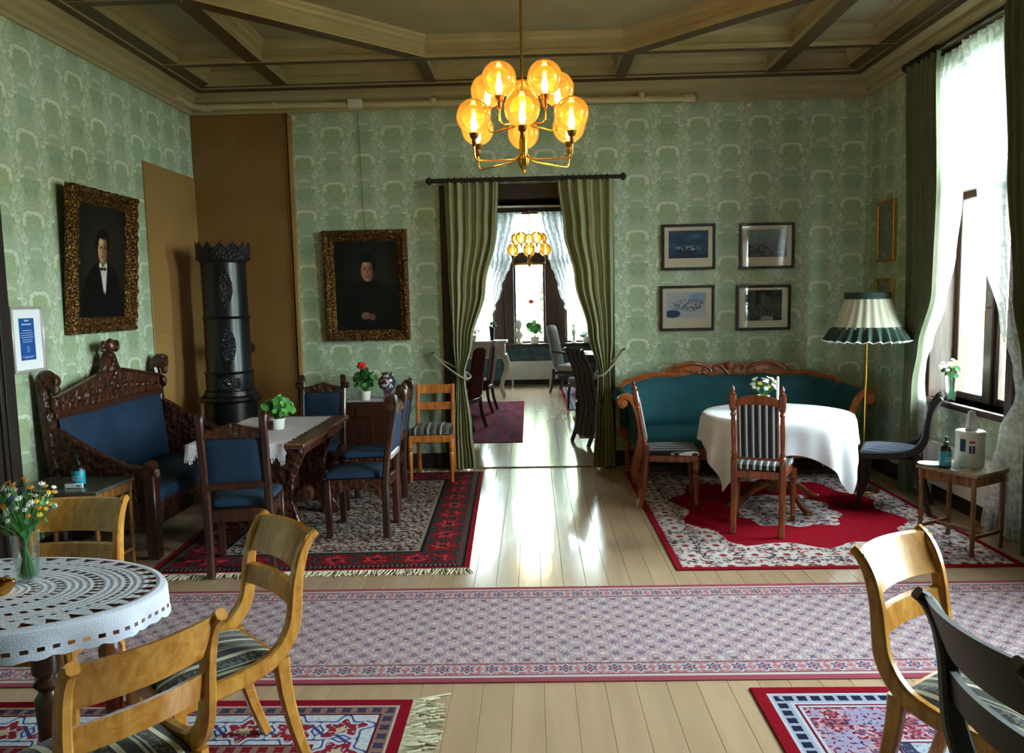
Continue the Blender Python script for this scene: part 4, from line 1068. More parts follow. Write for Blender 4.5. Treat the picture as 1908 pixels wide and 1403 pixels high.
def pump_bottle(label, loc, r=.033, h=.115):
    t = thing('pump_bottle', label, 'bottle', loc)
    MB().lathe([(.001, 0), (r * .92, 0), (r, .006), (r, h), (r * .75, h + .018), (.013, h + .028), (.012, h + .040), (.001, h + .040)], 20).build('bottle', 'brass_dark' if False else 'black_plastic', t)
    MB().lathe([(r + .0008, .012), (r + .0012, .013), (r + .0012, h * .93), (r + .0008, h * .935)], 20).build('label_wrap', 'label_teal', t)
    b = MB()
    for z in (.035, .05, .075): b.box(-r * .55, r * .55, -r - .0022, -r * .75, h * .2 + z * .55, h * .2 + z * .55 + .003)
    b.build('print', 'poster_ink', t)
    b = MB(); b.lathe([(.015, h + .038), (.015, h + .050), (.005, h + .052), (.005, h + .075), (.010, h + .076), (.010, h + .085), (.001, h + .086)], 12); b.tube([(0, 0, h + .081), (.0, -.035, h + .079), (.0, -.040, h + .070)], .004, 8); b.build('pump', 'black_plastic', t)
    return t
def framed(name, label, cat, loc, rz, w, h, fw, depth, carved, paint, canvas_mat, fmat, tilt=0.0, mat_board=None, glass=False, group=None, nx=60):
    """front towards -y, back at y = 0, origin at bottom centre"""
    t = thing(name, label, cat, loc, rz, group); t.rotation_euler = (tilt, 0, rz)
    prof = [(0, 0), (0, .55), (.06, .78), (.22, 1.0), (.40, .96), (.52, .70), (.58, .55), (.70, .62), (.80, .58), (.92, .35), (1, .25), (1, 0)] if carved else [(0, 0), (0, .85), (.12, 1), (.75, 1), (1, .7), (1, 0)]
    cs = [(-w / 2, 0), (w / 2, 0), (w / 2, h), (-w / 2, h)]; ins = [(1, 1), (-1, 1), (-1, -1), (1, -1)]
    b = MB(); n = 46 if carved else 1; rings = []
    for k in range(4):
        (ax, az), (bx, bz) = cs[k], cs[(k + 1) % 4]; (ia, ja), (ib, jb) = ins[k], ins[(k + 1) % 4]
        for i in range(n):
            s = i / n; ring = []
            for u, d in prof:
                x = ax + ia * u * fw + (bx + ib * u * fw - ax - ia * u * fw) * s; z = az + ja * u * fw + (bz + jb * u * fw - az - ja * u * fw) * s
                y = -d * depth
                if carved and 0.03 < u < .54:
                    nz = mnoise.noise((x * 34, z * 34, 3.1)) ; leafy = math.sin((x if k % 2 == 0 else z) * 62 + u * 5)
                    y -= depth * (.20 * nz + .10 * leafy); x += (.006 * nz if u < .1 else 0); z += (.006 * leafy if u < .1 else 0)
                if carved and .6 < u < .85: y -= depth * .06 * math.sin((x if k % 2 == 0 else z) * 150)
                ring.append((x, y, z))
            rings.append(ring)
    b.loft(rings, closed=False, loop=True); b.build('frame', fmat, t, ang=50 if carved else 30)
    MB().box(-w / 2 + .004, w / 2 - .004, -.012, 0, .004, h - .004).build('backing', 'frame_dark', t)
    iw, ih = w - 2 * fw, h - 2 * fw; m0 = mat_board or (0, 0, 0, 0)     # left, right, bottom, top margins
    if mat_board: MB().box(-iw / 2 - .004, iw / 2 + .004, -.015, -.012, fw - .004, h - fw + .004).build('mount', 'mat_board', t)
    pw, ph = iw - m0[0] - m0[1] + .008, ih - m0[2] - m0[3] + .008; x0, z0 = -iw / 2 + m0[0] - .004, fw + m0[2] - .004
    ny = max(2, int(nx * ph / pw)); yy = -.0165 if mat_board else -depth * .22
    g = MB(); g.grid(lambda u, v: (x0 + pw * u, yy, z0 + ph * v), nx, ny)
    o = g.build('canvas' if not mat_board else 'print', canvas_mat, t)
    at = o.data.color_attributes.new('paint', 'FLOAT_COLOR', 'POINT')
    for i, v in enumerate(o.data.vertices):
        c = lin(paint((v.co.x - x0) / pw, (v.co.z - z0) / ph)); at.data[i].color = c
    if glass: MB().box(-iw / 2 - .003, iw / 2 + .003, -.0215, -.0190, fw - .003, h - fw + .003).build('glass', 'glass_picture', t)
    return t
def lerp3(a, b, t): t = max(0, min(1, t)); return tuple(p + (q - p) * t for p, q in zip(a, b))
def sstep(a, b, x): t = max(0, min(1, (x - a) / (b - a))); return t * t * (3 - 2 * t)
def ell(u, v, cu, cv, ru, rv): return math.sqrt(((u - cu) / ru) ** 2 + ((v - cv) / rv) ** 2)
def man_paint(u, v):
    v += .085; u -= .03
    c = lerp3((.085, .075, .065), (.15, .13, .105), sstep(1.0, .2, ell(u, v, .5, .66, .7, .5)))
    sh = ell(u, v, .50, .18, .43, .42); c = lerp3(c, (.03, .028, .030), sstep(1.03, .95, sh) if v < .60 else 0)
    if v < .56: c = lerp3(c, (.03, .028, .03), sstep(1.06, .98, ell(u, v, .5, .10, .44, .46)))
    nk = ell(u, v, .49, .575, .085, .07); c = lerp3(c, (.42, .30, .23), sstep(1.05, .8, nk))
    hd = ell(u, v, .48, .715, .125, .135); c = lerp3(c, (.06, .045, .035), sstep(1.12, 1.0, ell(u, v, .475, .745, .135, .13)))
    fc = lerp3((.74, .56, .42), (.34, .22, .16), sstep(.42, .60, u)); c = lerp3(c, fc, sstep(1.02, .92, ell(u, v, .485, .70, .105, .125)))
    c = lerp3(c, (.82, .68, .54), sstep(1, .3, ell(u, v, .455, .765, .06, .035)))
    c = lerp3(c, (.05, .038, .03), sstep(1.0, .8, ell(u, v, .50, .835, .13, .05))); c = lerp3(c, (.05, .038, .03), sstep(1.0, .7, ell(u, v, .595, .745, .035, .08))); c = lerp3(c, (.05, .038, .03), sstep(1.0, .7, ell(u, v, .375, .755, .025, .07)))
    for eu in (.45, .525): c = lerp3(c, (.14, .09, .07), sstep(1, .5, ell(u, v, eu, .715, .026, .014)))
    c = lerp3(c, (.50, .30, .22), sstep(1, .4, ell(u, v, .485, .685, .018, .035))); c = lerp3(c, (.32, .15, .12), sstep(1, .5, ell(u, v, .485, .635, .035, .010)))
    sw = .030 + .22 * max(0, v - .30); inside = sstep(.0, .02, sw - abs(u - .50 - (.53 - v) * .12))
    if .27 < v < .545: c = lerp3(c, (.80, .78, .74), inside * sstep(.27, .34, v))
    for s in (-1, 1): c = lerp3(c, (.84, .82, .78), sstep(1, .6, ell(u, v, .49 + s * .055, .555, .035, .028)))
    for s in (-1, 1): c = lerp3(c, (.02, .02, .022), sstep(1, .8, ell(u, v, .495 + s * .03, .525, .035, .017)))
    return c
def woman_paint(u, v):
    c = lerp3((.055, .055, .05), (.13, .125, .11), sstep(1.1, .2, ell(u, v, .62, .66, .55, .42)))
    c = lerp3(c, (.035, .035, .038), sstep(1.04, .94, ell(u, v, .50, .18, .46, .40)))
    c = lerp3(c, (.04, .038, .035), sstep(1.05, .95, ell(u, v, .53, .735, .135, .135)))
    fc = lerp3((.64, .45, .34), (.30, .18, .14), sstep(.50, .64, u)); c = lerp3(c, fc, sstep(1.03, .9, ell(u, v, .52, .665, .105, .125)))
    c = lerp3(c, (.74, .56, .44), sstep(1, .2, ell(u, v, .49, .745, .06, .03)))
    c = lerp3(c, (.04, .036, .034), sstep(1.0, .8, ell(u, v, .53, .80, .13, .045))); c = lerp3(c, (.04, .036, .034), sstep(1.0, .6, ell(u, v, .635, .72, .04, .09)))
    for eu in (.475, .56): c = lerp3(c, (.20, .12, .10), sstep(1, .4, ell(u, v, eu, .69, .026, .013)))
    c = lerp3(c, (.46, .27, .21), sstep(1, .4, ell(u, v, .515, .655, .018, .03))); c = lerp3(c, (.42, .16, .14), sstep(1, .5, ell(u, v, .515, .600, .038, .011)))
    c = lerp3(c, (.035, .035, .038), sstep(1.02, .9, ell(u, v, .53, .46, .2, .09)))
    c = lerp3(c, (.50, .34, .28), sstep(1.02, .8, ell(u, v, .47, .165, .085, .045))); c = lerp3(c, (.42, .28, .24), sstep(1.02, .8, ell(u, v, .57, .150, .055, .04)))
    for k in range(4): c = lerp3(c, (.22, .13, .11), .6 * sstep(1, .3, ell(u, v, .48 + .028 * k, .150 - .006 * k, .007, .03)))
    return c
def nz(u, v, s, o=0.): return mnoise.fractal((u * s, v * s, o), 1.0, 2.0, 4)
def print_a(u, v):
    c = lerp3((.13, .22, .36), (.20, .36, .48), .5 + nz(u, v, 3)); c = lerp3(c, (.30, .52, .60), sstep(1, 0, ell(u, v, .7, .8, .25, .14)) * .8); c = lerp3(c, (.10, .15, .24), sstep(.25, 0, v) * .7)
    k = sstep(1.1, .6, ell(u, v, .46, .36, .36, .14)) * sstep(.02, .16, nz(u * 2, v * 2, 7, 4)); c = lerp3(c, (.78, .76, .78), k)
    return lerp3(c, (.07, .09, .13), sstep(1, .7, ell(u, v, .46, .24, .3, .07)) * .7)
def print_b(u, v):
    c = lerp3((.42, .44, .48), (.52, .58, .58), v); k = sstep(.50, .42, v + .06 * nz(u, 0, 6)) * (sstep(.75, .2, u) * .7 + .3)
    c = lerp3(c, (.20, .20, .24), k * (.7 + .4 * nz(u, v, 12))); return lerp3(c, (.62, .64, .66), sstep(.12, .28, nz(u, v, 9, 2)) * .5 * (v < .45))
def print_c(u, v):
    c = (.74, .76, .78); c = lerp3(c, (.50, .64, .76), sstep(1.1, .6, ell(u, v, .85, .8, .3, .25)) * .8)
    band = sstep(1.1, .7, ell(u, v, .55, .5, .5, .3 - .1 * (1 - u))); c = lerp3(c, (.32, .36, .52), band * sstep(-.05, .2, nz(u * 2, v, 9)) * .9); c = lerp3(c, (.66, .40, .44), band * sstep(.15, .3, nz(u, v, 11, 7)) * sstep(.5, .8, u))
    return lerp3(c, (.13, .26, .44), sstep(1.1, .8, ell(u, v, .16, .17, .2, .16)))
def print_d(u, v):
    c = lerp3((.16, .165, .18), (.30, .31, .32), .4 + nz(u, v, 5)); c = lerp3(c, (.42, .45, .42), sstep(1, 0, ell(u, v, .5, .75, .15, .4)) * .7)
    c = lerp3(c, (.40, .39, .36), sstep(.05, .3, nz(u * 1.5, v, 12, 3)) * (v < .55) * .8); return lerp3(c, (.60, .62, .60), sstep(1, .8, ell(u, v, .6, .06, .2, .1)))
def print_e(u, v): return lerp3((.16, .19, .17), (.32, .34, .30), .5 + nz(u, v, 6))

framed('portrait_painting', 'gilt framed portrait of a man in dark coat and bow tie on the left wall', 'painting', (XL + .004, 5.75, 1.47), R(90), .88, 1.04, .115, .075, True, man_paint, 'canvas_paint', 'gilt', tilt=R(4.2), nx=110)
pw_ = framed('portrait_painting', 'gilt framed portrait of a person with folded hands on the back wall', 'painting', (-1.602, YB - .004, 1.278), 0, .82, 1.065, .105, .07, True, woman_paint, 'canvas_paint', 'gilt', tilt=R(1.2), nx=110)
tag(MB().tube([(-1.60, YB - .02, 2.30), (-1.612, YB - .012, 2.6), (-1.63, YB - .012, ZCOR)], .0022, 6).build('picture_wire', 'frame_dark'), 'thin dark wire hanging the gilt portrait from the cornice', 'wire')
GP = 'framed prints on the back wall'
for lab, x0, x1, z0, z1, fn, mg in (
    ('framed blue night scene print, upper left of four', 1.243, 1.753, 1.895, 2.329, print_a, (.045, .045, .09, .04)),
    ('framed grey landscape print, upper right of four', 1.982, 2.50, 1.890, 2.324, print_b, (.05, .05, .09, .04)),
    ('framed pale blue crowd print, lower left of four', 1.227, 1.746, 1.314, 1.748, print_c, (.04, .06, .10, .045)),
    ('framed dark grey group print, lower right of four', 1.956, 2.472, 1.305, 1.737, print_d, (.06, .06, .07, .025))):
    framed('framed_print', lab, 'picture', ((x0 + x1) / 2, YB - .002, z0), 0, x1 - x0, z1 - z0, .026, .028, False, fn, 'paper_print', 'frame_dark', tilt=R(.8), mat_board=mg, glass=True, group=GP)
for lab, y0, y1, z0, z1 in (('narrow gilt frame on the right wall above the floor lamp', 6.94, 7.28, 1.92, 2.45), ('gilt frame on the right wall partly hidden by the lamp shade', 6.95, 7.29, 1.28, 1.77)):
    framed('gilt_picture', lab, 'picture', (XR - .003, (y0 + y1) / 2, z0), R(-90), y1 - y0, z1 - z0, .03, .03, False, print_e, 'paper_print', 'gilt_plain', tilt=R(.5), mat_board=(.0, .0, .0, .0), glass=True, group='gilt frames on the right wall', nx=24)
# notice on the left wall
nt = thing('framed_notice', 'small pale frame holding a blue printed notice on the left wall', 'notice', (XL + .003, 4.888, 1.25), R(90)); W_, H_ = .325, .42
b = MB(); f = .018
for bx in ((-W_ / 2, -W_ / 2 + f, 0, H_), (W_ / 2 - f, W_ / 2, 0, H_), (-W_ / 2 + f, W_ / 2 - f, 0, f), (-W_ / 2 + f, W_ / 2 - f, H_ - f, H_)): b.box(bx[0], bx[1], -.030, 0, bx[2], bx[3], .003)
b.build('frame', 'frame_silver', nt)
MB().box(-W_ / 2 + f, W_ / 2 - f, -.012, -.004, f, H_ - f).build('mount', 'paper_white', nt)
MB().box(-.072, .075, -.0135, -.0118, .078, .345).build('poster', 'poster_blue', nt)
b = MB(); rnd = random.Random(3)
def textline(z, hw, hh, cx=.0015):
    x = cx - hw
    while x < cx + hw - .004:
        l = min(rnd.uniform(.008, .02), cx + hw - x); b.box(x, x + l, -.0143, -.0134, z, z + hh); x += l + .0035
for z, hw, hh in ((.325, .022, .010), (.302, .050, .008), (.265, .045, .0035), (.250, .058, .0035), (.236, .060, .0035), (.222, .058, .0035), (.206, .050, .0035), (.193, .047, .0035), (.100, .060, .003), (.092, .038, .003)): textline(z, hw, hh)
b.build('lettering', 'poster_ink', nt)['kind'] = 'stuff'
rg = [(.0015 + .011 * math.cos(a) * (1 if math.sin(a) > 0 else .85), -.0140, .148 + .019 * math.sin(a)) for a in [2 * math.pi * i / 16 for i in range(16)]]
MB().tube(rg, .0012, 5, loop=True, cap=False).build('emblem', 'poster_ink', nt)

# ------------------------------------------------------------ black stove
st = thing('column_stove', 'tall black cast iron column stove with castellated crown', 'stove', (-2.78, 7.02, 0)); r = .196
MB().lathe([(.001, .0), (.27, 0), (.275, .03), (.25, .06), (.235, .10), (.235, .78), (.001, .78)], 40).build('base', 'black_iron', st)
MB().lathe([(.20, .775), (.262, .78), (.272, .80), (.262, .825), (.235, .84), (.225, .88), (.20, .89)], 40).build('ledge', 'black_iron', st)
MB().lathe([(.001, .85), (r + .012, .85), (r + .012, 1.045), (.001, 1.045)], 40).build('lower_drum', 'black_iron', st)
MB().lathe([(.001, 1.045), (r + .004, 1.045), (r, 1.06), (r, 1.54), (.001, 1.54)], 40).build('drum', 'black_iron', st)
MB().lathe([(.001, 1.54), (r - .004, 1.54), (r - .008, 2.04), (.001, 2.04)], 40).build('drum', 'black_iron', st)
for z, rr in ((1.045, r + .018), (1.54, r + .010)): MB().lathe([(r - .01, z - .014), (rr, z - .010), (rr + .006, z), (rr, z + .010), (r - .01, z + .014)], 40).build('ring', 'black_iron', st)
cb = MB(); cb.lathe([(r - .02, 2.02), (r - .002, 2.03), (r + .035, 2.06), (r + .040, 2.075), (r + .032, 2.085), (r + .038, 2.165), (r + .015, 2.165), (r + .005, 2.05), (r - .02, 2.03)], 44); cb.build('crown', 'iron_carved', st)
for k in range(13):
    a = 2 * math.pi * k / 13 + .15; m_ = rotm('Z', a) @ Matrix.Translation((r + .029, 0, 2.155))
    MB().prism([(-.034, 0), (-.030, .028), (-.016, .030), (-.010, .045), (0, .058), (.010, .045), (.016, .030), (.030, .028), (.034, 0)], -.008, .008, 'x', .002, mx=m_).build('merlon', 'iron_carved', st)
for zc, rr in ((1.29, r), (1.80, r - .006)):
    b = MB()
    def ornament(u, v, zc=zc, rr=rr):
        wv = .30 * (1 - abs(2 * v - 1) ** 2.2) + .03; a = R(-68) + (u - .5) * 2 * wv; z = zc + (v - .5) * .34
        d = .007 * (1 - abs(2 * u - 1)) ** .3 * (1 + .9 * mnoise.noise((abs(u - .5) * 9, v * 14, 2.))) + .0005
        return ((rr + d) * math.cos(a), (rr + d) * math.sin(a), z)
    b.grid(ornament, 22, 36); b.build('relief', 'iron_carved', st)
def patch(a0, a1, z0, z1, rr, n=8):
    return MB().loft([[((rr + d) * math.cos(a), (rr + d) * math.sin(a), z) for (z, d) in ((z0, 0), (z0, .008), (z1, .008), (z1, 0))] for a in [a0 + (a1 - a0) * i / n for i in range(n + 1)]])
ds = patch(R(-100), R(-45), .905, 1.0, r + .012).build('stove_door', 'iron_carved', st)
a = R(-72); MB().ball(((r + .026) * math.cos(a), (r + .026) * math.sin(a), .952), .016, .016, .020).build('knob', 'chrome', ds)
b = MB(); b.tube([(0, .15, 1.23), (0, .545, 1.23)], .055, 16); b.build('flue_pipe', 'black_iron', st)

# ------------------------------------------------------------ dining table with linen cloth
dt = thing('trestle_table', 'dark oak trestle dining table with carved ends', 'table', (-1.90, 5.58, RT), R(0)); TH = .745 - RT
MB().box(-.40, .40, -.63, .63, TH - .035, TH, .008).build('table_top', 'table_oak', dt)
MB().box(-.36, .36, -.56, .56, TH - .10, TH - .035, .006).build('apron', 'oak_carved', dt)
for s in (-1, 1):
    y = s * .40
    leg = [(-.34, 0), (-.22, 0), (-.19, .10), (.19, .10), (.22, 0), (.34, 0), (.35, .05), (.29, .14), (.24, .30), (.25, .44), (.31, .58), (.345, TH - .10), (-.345, TH - .10), (-.31, .58), (-.25, .44), (-.24, .30), (-.29, .14), (-.35, .05)]
    MB().prism(leg, y - .03, y + .03, 'y', .006).build('trestle', 'oak_carved', dt)
    MB().lathe([(.004, -.05), (.05, -.045), (.062, 0), (.05, .045), (.004, .05)], 14, mx=rotm('X', R(90), (.325, y, .35))).build('boss', 'oak_dark', dt)
MB().box(-.05, .05, -.40, .40, .22, .34, .006).build('stretcher', 'oak_dark', dt)
cl = thing('table_runner', 'white openwork cloth spread on the dark dining table', 'tablecloth', (-1.92, 5.55, .7455))
rnd = random.Random(5)
def clth(u, v):
    x = -.36 + .66 * u; y = -.685 + 1.27 * v; y += .012 * math.sin(u * 70) if v < .02 else 0
    x += (.012 * math.sin(v * 90)) if u > .98 else 0
    z = .0035 + .002 * mnoise.noise((x * 9, y * 9, 0)); over = max(0, -.605 - y)
    return (x, y if over <= 0 else -.605 - over * .28 - .006 * math.sin(u * 40), z - (over * 1.05) * (1 + .15 * math.sin(u * 40)))
MB().grid(clth, 70, 80).build('cloth', 'lace_linen', cl)
b = MB()
for i in range(90):
    u = i / 89; p = clth(u, 0); b.tube([p, (p[0] + rnd.uniform(-.006, .006), p[1] - .004, p[2] - rnd.uniform(.018, .035))], .0022, 4)
b.build('fringe', 'white_cloth', cl)['kind'] = 'stuff'
geranium('leafy green geranium in a white pot on the dark dining table', (-1.86, 5.52, .752), .056, .080, .115, .150, 64, ['leaf_bright', 'leaf_bright', 'leaf_green'], seed=4, size=.024)

# ------------------------------------------------------------ drop-leaf table by the back wall
ct = thing('drop_leaf_table', 'brown wooden drop-leaf table standing against the back wall', 'table', (-1.48, 7.0, RT))
MB().box(-.275, .275, .02, .52, .715 - RT, .74 - RT, .006).build('table_top', 'oak_dark', ct)
MB().box(-.27, .27, -.012, .012, .20, .72, .006).build('leaf_panel', 'oak_dark', ct)
MB().box(-.275, .275, -.02, -.010, .60, .72, .004).build('leaf_rail', 'oak_dark', ct)
MB().box(-.25, .25, .05, .50, .60, .715, .004).build('frame', 'oak_dark', ct)
for x in (-.23, .23):
    for y in (.07, .48): MB().box(x - .022, x + .022, y - .022, y + .022, 0, .70, .005).build('leg', 'oak_dark', ct)
d_ = thing('small_cloth', 'small white cloth on the drop-leaf table', 'cloth', (-1.48, 7.26, .741)); MB().grid(lambda u, v: ((u - .5) * .53 , (v - .5) * .46, .002 + .0015 * math.sin(u * 40) * (v < .1)), 40, 20).build('cloth', 'lace_linen', d_)
geranium('red flowering geranium in a white pot on the drop-leaf table', (-1.575, 7.18, .744), .050, .085, .10, .20, 64, ['leaf_green', 'leaf_dark'], [(-.02, -.03, .325, .040)], seed=9, size=.025)
vz = thing('china_vase', 'round painted china vase on the drop-leaf table', 'vase', (-1.385, 7.27, .744))
MB().lathe([(.001, 0), (.045, 0), (.045, .008), (.03, .02), (.035, .05), (.075, .11), (.088, .15), (.080, .19), (.05, .215), (.045, .225), (.06, .24), (.056, .245), (.04, .232), (.001, .22)], 28).build('body', 'china', vz)
bk_ = thing('dark_booklet', 'small dark booklet lying on the drop-leaf table', 'booklet', (-1.27, 7.13, .744)); MB().box(-.05, .05, -.035, .035, .001, .012, .003).build('cover', 'black_plastic', bk_)

# ------------------------------------------------------------ round table
rt = thing('round_table', 'round table hidden under a white cloth', 'table', (1.887, 6.06, RT)); TZ = .725 - RT; TR = .545
MB().lathe([(.001, TZ - .03), (TR - .01, TZ - .03), (TR, TZ - .02), (TR, TZ - .006), (TR - .006, TZ), (.001, TZ)], 48).build('table_top', 'mahogany', rt)
MB().lathe([(.05, .10), (.09, .14), (.06, .20), (.075, .34), (.05, .40), (.06, .55), (.10, TZ - .03)], 20).build('column', 'mahogany', rt)
for k in range(4):
    a = R(20 + 90 * k); MB().strip(cr([(.04 * math.cos(a), .04 * math.sin(a), .16), (.2 * math.cos(a), .2 * math.sin(a), .13), (.34 * math.cos(a), .34 * math.sin(a), .03), (.40 * math.cos(a), .40 * math.sin(a), .018)], 4), (-math.sin(a), math.cos(a), 0), .05, .036).build('leg', 'mahogany', rt)
tc = thing('round_tablecloth', 'white tablecloth with pointed corners draped over the round table', 'tablecloth', (1.887, 6.06, .727)); PH = R(-98); HS = .775
NA, NR = 180, 26; rings = []
def drapep(a, s):
    d = a - PH; ext = HS / max(abs(math.cos(d)), abs(math.sin(d)))
    if s <= .5: rr = (TR + .004) * s / .5; return (rr * math.cos(a), rr * math.sin(a), .004)
    q = (s - .5) / .5; hang = (ext - TR) * q; corner = (ext - HS) / (HS * .4142)
    fold = .5 + .5 * math.cos(d * 4 + math.pi); wav = math.cos(d * 12.0 + .6) * .5 + math.cos(d * 20 + 1.9) * .3
    rr = TR + .010 + .018 * min(1, q * 4) + hang * (.05 + .10 * corner * fold) + .055 * wav * min(hang, .35) * 2.2
    z = .004 - max(0, hang - .012) - .004 * min(1, q * 6)
    return (rr * math.cos(a), rr * math.sin(a), z)
b = MB(); vs = []
for i in range(NR + 1):
    for j in range(NA): vs.append(drapep(2 * math.pi * j / NA, i / NR))
b.add(vs, [(i * NA + j, i * NA + (j + 1) % NA, (i + 1) * NA + (j + 1) % NA, (i + 1) * NA + j) for i in range(NR) for j in range(NA)])
b.build('cloth', 'white_cloth', tc, ang=80)
bouquet('flower_vase', 'small vase of white flowers on the round white table', (1.83, 6.22, .733), .040, .115, .15, .10, [('petal_white', 34), ('petal_yellow', 5)], 11, .020, 12, 'porcelain', 1.25, .7)
cn = thing('candle', 'tall white candle in a low holder on the round white table', 'candle', (1.905, 6.10, .733))
MB().lathe([(.001, 0), (.035, 0), (.036, .006), (.012, .012), (.012, .026), (.001, .026)], 16).build('holder', 'brass_dark', cn)
MB().lathe([(.011, .022), (.0105, .27), (.004, .275), (.001, .275)], 12).build('wax', 'candle_wax', cn); MB().tube([(0, 0, .27), (.001, 0, .285)], .0012, 5).build('wick', 'black_plastic', cn)

# ------------------------------------------------------------ foreground oval table
ot = thing('oval_table', 'dark oval table with turned legs under the crochet cloth', 'table', (-1.78, 2.35, RT)); EA, EB = .58, .345; Z0 = .752 - RT
ring = [(EA * .985 * math.cos(a), EB * .97 * math.sin(a)) for a in [2 * math.pi * i / 56 for i in range(56)]]
MB().prism(ring, Z0 - .028, Z0, 'z', .006).build('table_top', 'mahogany', ot)
MB().box(-.34, .34, -.20, .20, Z0 - .12, Z0 - .028, .006).build('apron', 'mahogany', ot)
for sx in (-1, 1):
    for sy in (-1, 1): turned(sx * .315, sy * .17, 0, Z0 - .03, .034, 18).build('leg', 'mahogany' if sy > 0 else 'oak_dark', ot)
oc = thing('crochet_cloth', 'white crochet cloth on the oval table in the left foreground', 'tablecloth', (-1.78, 2.35, .756)); b = MB(); NA = 160; vs = []; lv = [0, .08, .2, .32, .44, .56, .68, .8, .9, .97, 1.0]
for q in lv:
    for j in range(NA):
        a = 2 * math.pi * j / NA; vs.append((EA * q * math.cos(a), EB * q * math.sin(a), .001))
for k in range(1, 8):
    h = .085 * k / 7
    for j in range(NA):
        a = 2 * math.pi * j / NA; w = .010 * math.sin(a * 11) * k / 7; sc_ = 1.0; hh = h * (1 + (.10 * abs(math.sin(a * 23)) if k == 7 else 0))
        vs.append(((EA + .008 + w) * math.cos(a), (EB + .008 + w) * math.sin(a), -hh))
n = len(lv) + 7
b.add(vs, [(i * NA + j, i * NA + (j + 1) % NA, (i + 1) * NA + (j + 1) % NA, (i + 1) * NA + j) for i in range(n - 1) for j in range(NA)])
b.build('cloth', 'crochet', oc, ang=80)
bouquet('flower_vase', 'glass vase of mixed orange and white wild flowers on the crochet cloth', (-1.685, 2.455, .760), .038, .16, .18, .105, [('petal_orange', 22), ('petal_white', 44), ('petal_yellow', 8), ('petal_violet', 5)], 21, .0105, 40, 'glass_clear', 1.15, .92)
bp = thing('brass_bowl', 'small brass bowl at the left edge on the crochet cloth', 'bowl', (-1.70, 2.335, .759)); MB().lathe([(.001, 0), (.030, 0), (.034, .006), (.046, .022), (.046, .034), (.040, .040), (.036, .036), (.038, .024), (.001, .012)], 24).build('body', 'brass', bp)

# ------------------------------------------------------------ side tables
def side_table(label, loc, rz, w, d, h, top, wd_, tz=.022):
    t = thing('side_table', label, 'table', loc, rz)
    MB().box(-w / 2, w / 2, -d / 2, d / 2, h - tz, h, .005).build('table_top', top, t)
    for a in (-1, 1):
        MB().box(-w / 2 + .03, w / 2 - .03, a * (d / 2 - .028) - .009, a * (d / 2 - .028) + .009, h - .085, h - tz, .003).build('apron', wd_, t)
        MB().box(a * (w / 2 - .028) - .009, a * (w / 2 - .028) + .009, -d / 2 + .03, d / 2 - .03, h - .085, h - tz, .003).build('apron', wd_, t)
        for c in (-1, 1):
            x, y = a * (w / 2 - .028), c * (d / 2 - .028)
            prof = [(.013, 0), (.015, .02)] + [(.0125 + (.004 if i % 2 else 0), .04 + i * (h - .13) / 16) for i in range(17)] + [(.017, h - .085), (.017, h - tz)]
            MB().lathe(prof, 10, (x, y, 0)).build('leg', wd_, t)
        MB().box(a * (w / 2 - .028) - .008, a * (w / 2 - .028) + .008, -d / 2 + .03, d / 2 - .03, .10, .122, .003).build('stretcher', wd_, t)
    MB().box(-w / 2 + .03, w / 2 - .03, -.008, .008, .10, .122, .003).build('stretcher', wd_, t)
    return t
side_table('small stone topped side table by the window on the right', (2.735, 4.985, RT), R(-60), .40, .36, .515, 'marble_top', 'side_wood')
pump_bottle('dark pump bottle with turquoise label on the right side table', (2.62, 4.97, .5235), .034, .115)
ca = thing('wipe_canister', 'white wet wipe canister with a tissue standing up on the right side table', 'canister', (2.80, 5.02, .5235))
MB().lathe([(.001, 0), (.084, 0), (.085, .005), (.085, .20), (.087, .203), (.087, .222), (.080, .228), (.001, .230)], 32).build('tub', 'plastic_white', ca)
MB().loft([[(x * s, y * s, z) for x, y in [(.034 * math.cos(a) * (1 + .35 * math.cos(3 * a)), .022 * math.sin(a) * (1 + .3 * math.sin(2 * a))) for a in [2 * math.pi * i / 14 for i in range(14)]]] for s, z in ((1.1, .226), (.9, .25), (1.0, .285), (.8, .32), (.65, .345), (.3, .355))]).build('tissue', 'white_cloth', ca)
b1 = MB(); b2_ = MB(); b3 = MB()
def cpatch(b, a0, a1, z0, z1, rr):
    b.loft([[((rr + d) * math.cos(a), (rr + d) * math.sin(a), z) for (z, d) in ((z0, 0), (z0, .0012), (z1, .0012), (z1, 0))] for a in [a0 + (a1 - a0) * i / 6 for i in range(7)]])
cpatch(b1, R(-158), R(-135), .10, .18, .085); cpatch(b2_, R(-122), R(-100), .155, .170, .085); cpatch(b3, R(-122), R(-112), .09, .14, .085); cpatch(b3, R(-109), R(-99), .09, .14, .085)
b1.build('blue_print', 'label_navy', ca); b2_.build('red_print', 'label_red', ca); b3.build('dark_print', 'label_navy', ca)
pt = thing('white_plate', 'shallow white plate on the right side table', 'dish', (2.565, 5.05, .5235)); MB().lathe([(.001, 0), (.055, 0), (.075, .010), (.073, .012), (.05, .004), (.001, .004)], 28).build('body', 'porcelain', pt)  # a white porcelain plate
side_table('dark topped side table beside the carved settle on the left', (-2.87, 4.655, 0), R(-4), .58, .40, .57, 'marble_grey', 'side_wood')
pump_bottle('dark pump bottle with turquoise label on the left side table', (-2.79, 4.60, .571), .036, .105)
cdx = thing('white_card', 'small white card in front of the bottle on the left side table', 'card', (-2.79, 4.545, .571)); MB().box(-.055, .055, -.006, .006, 0, .026, .002).build('card', 'paper_white', cdx); MB().box(.02, .04, -.0068, -.0058, .01, .018).build('mark', 'label_navy', cdx)
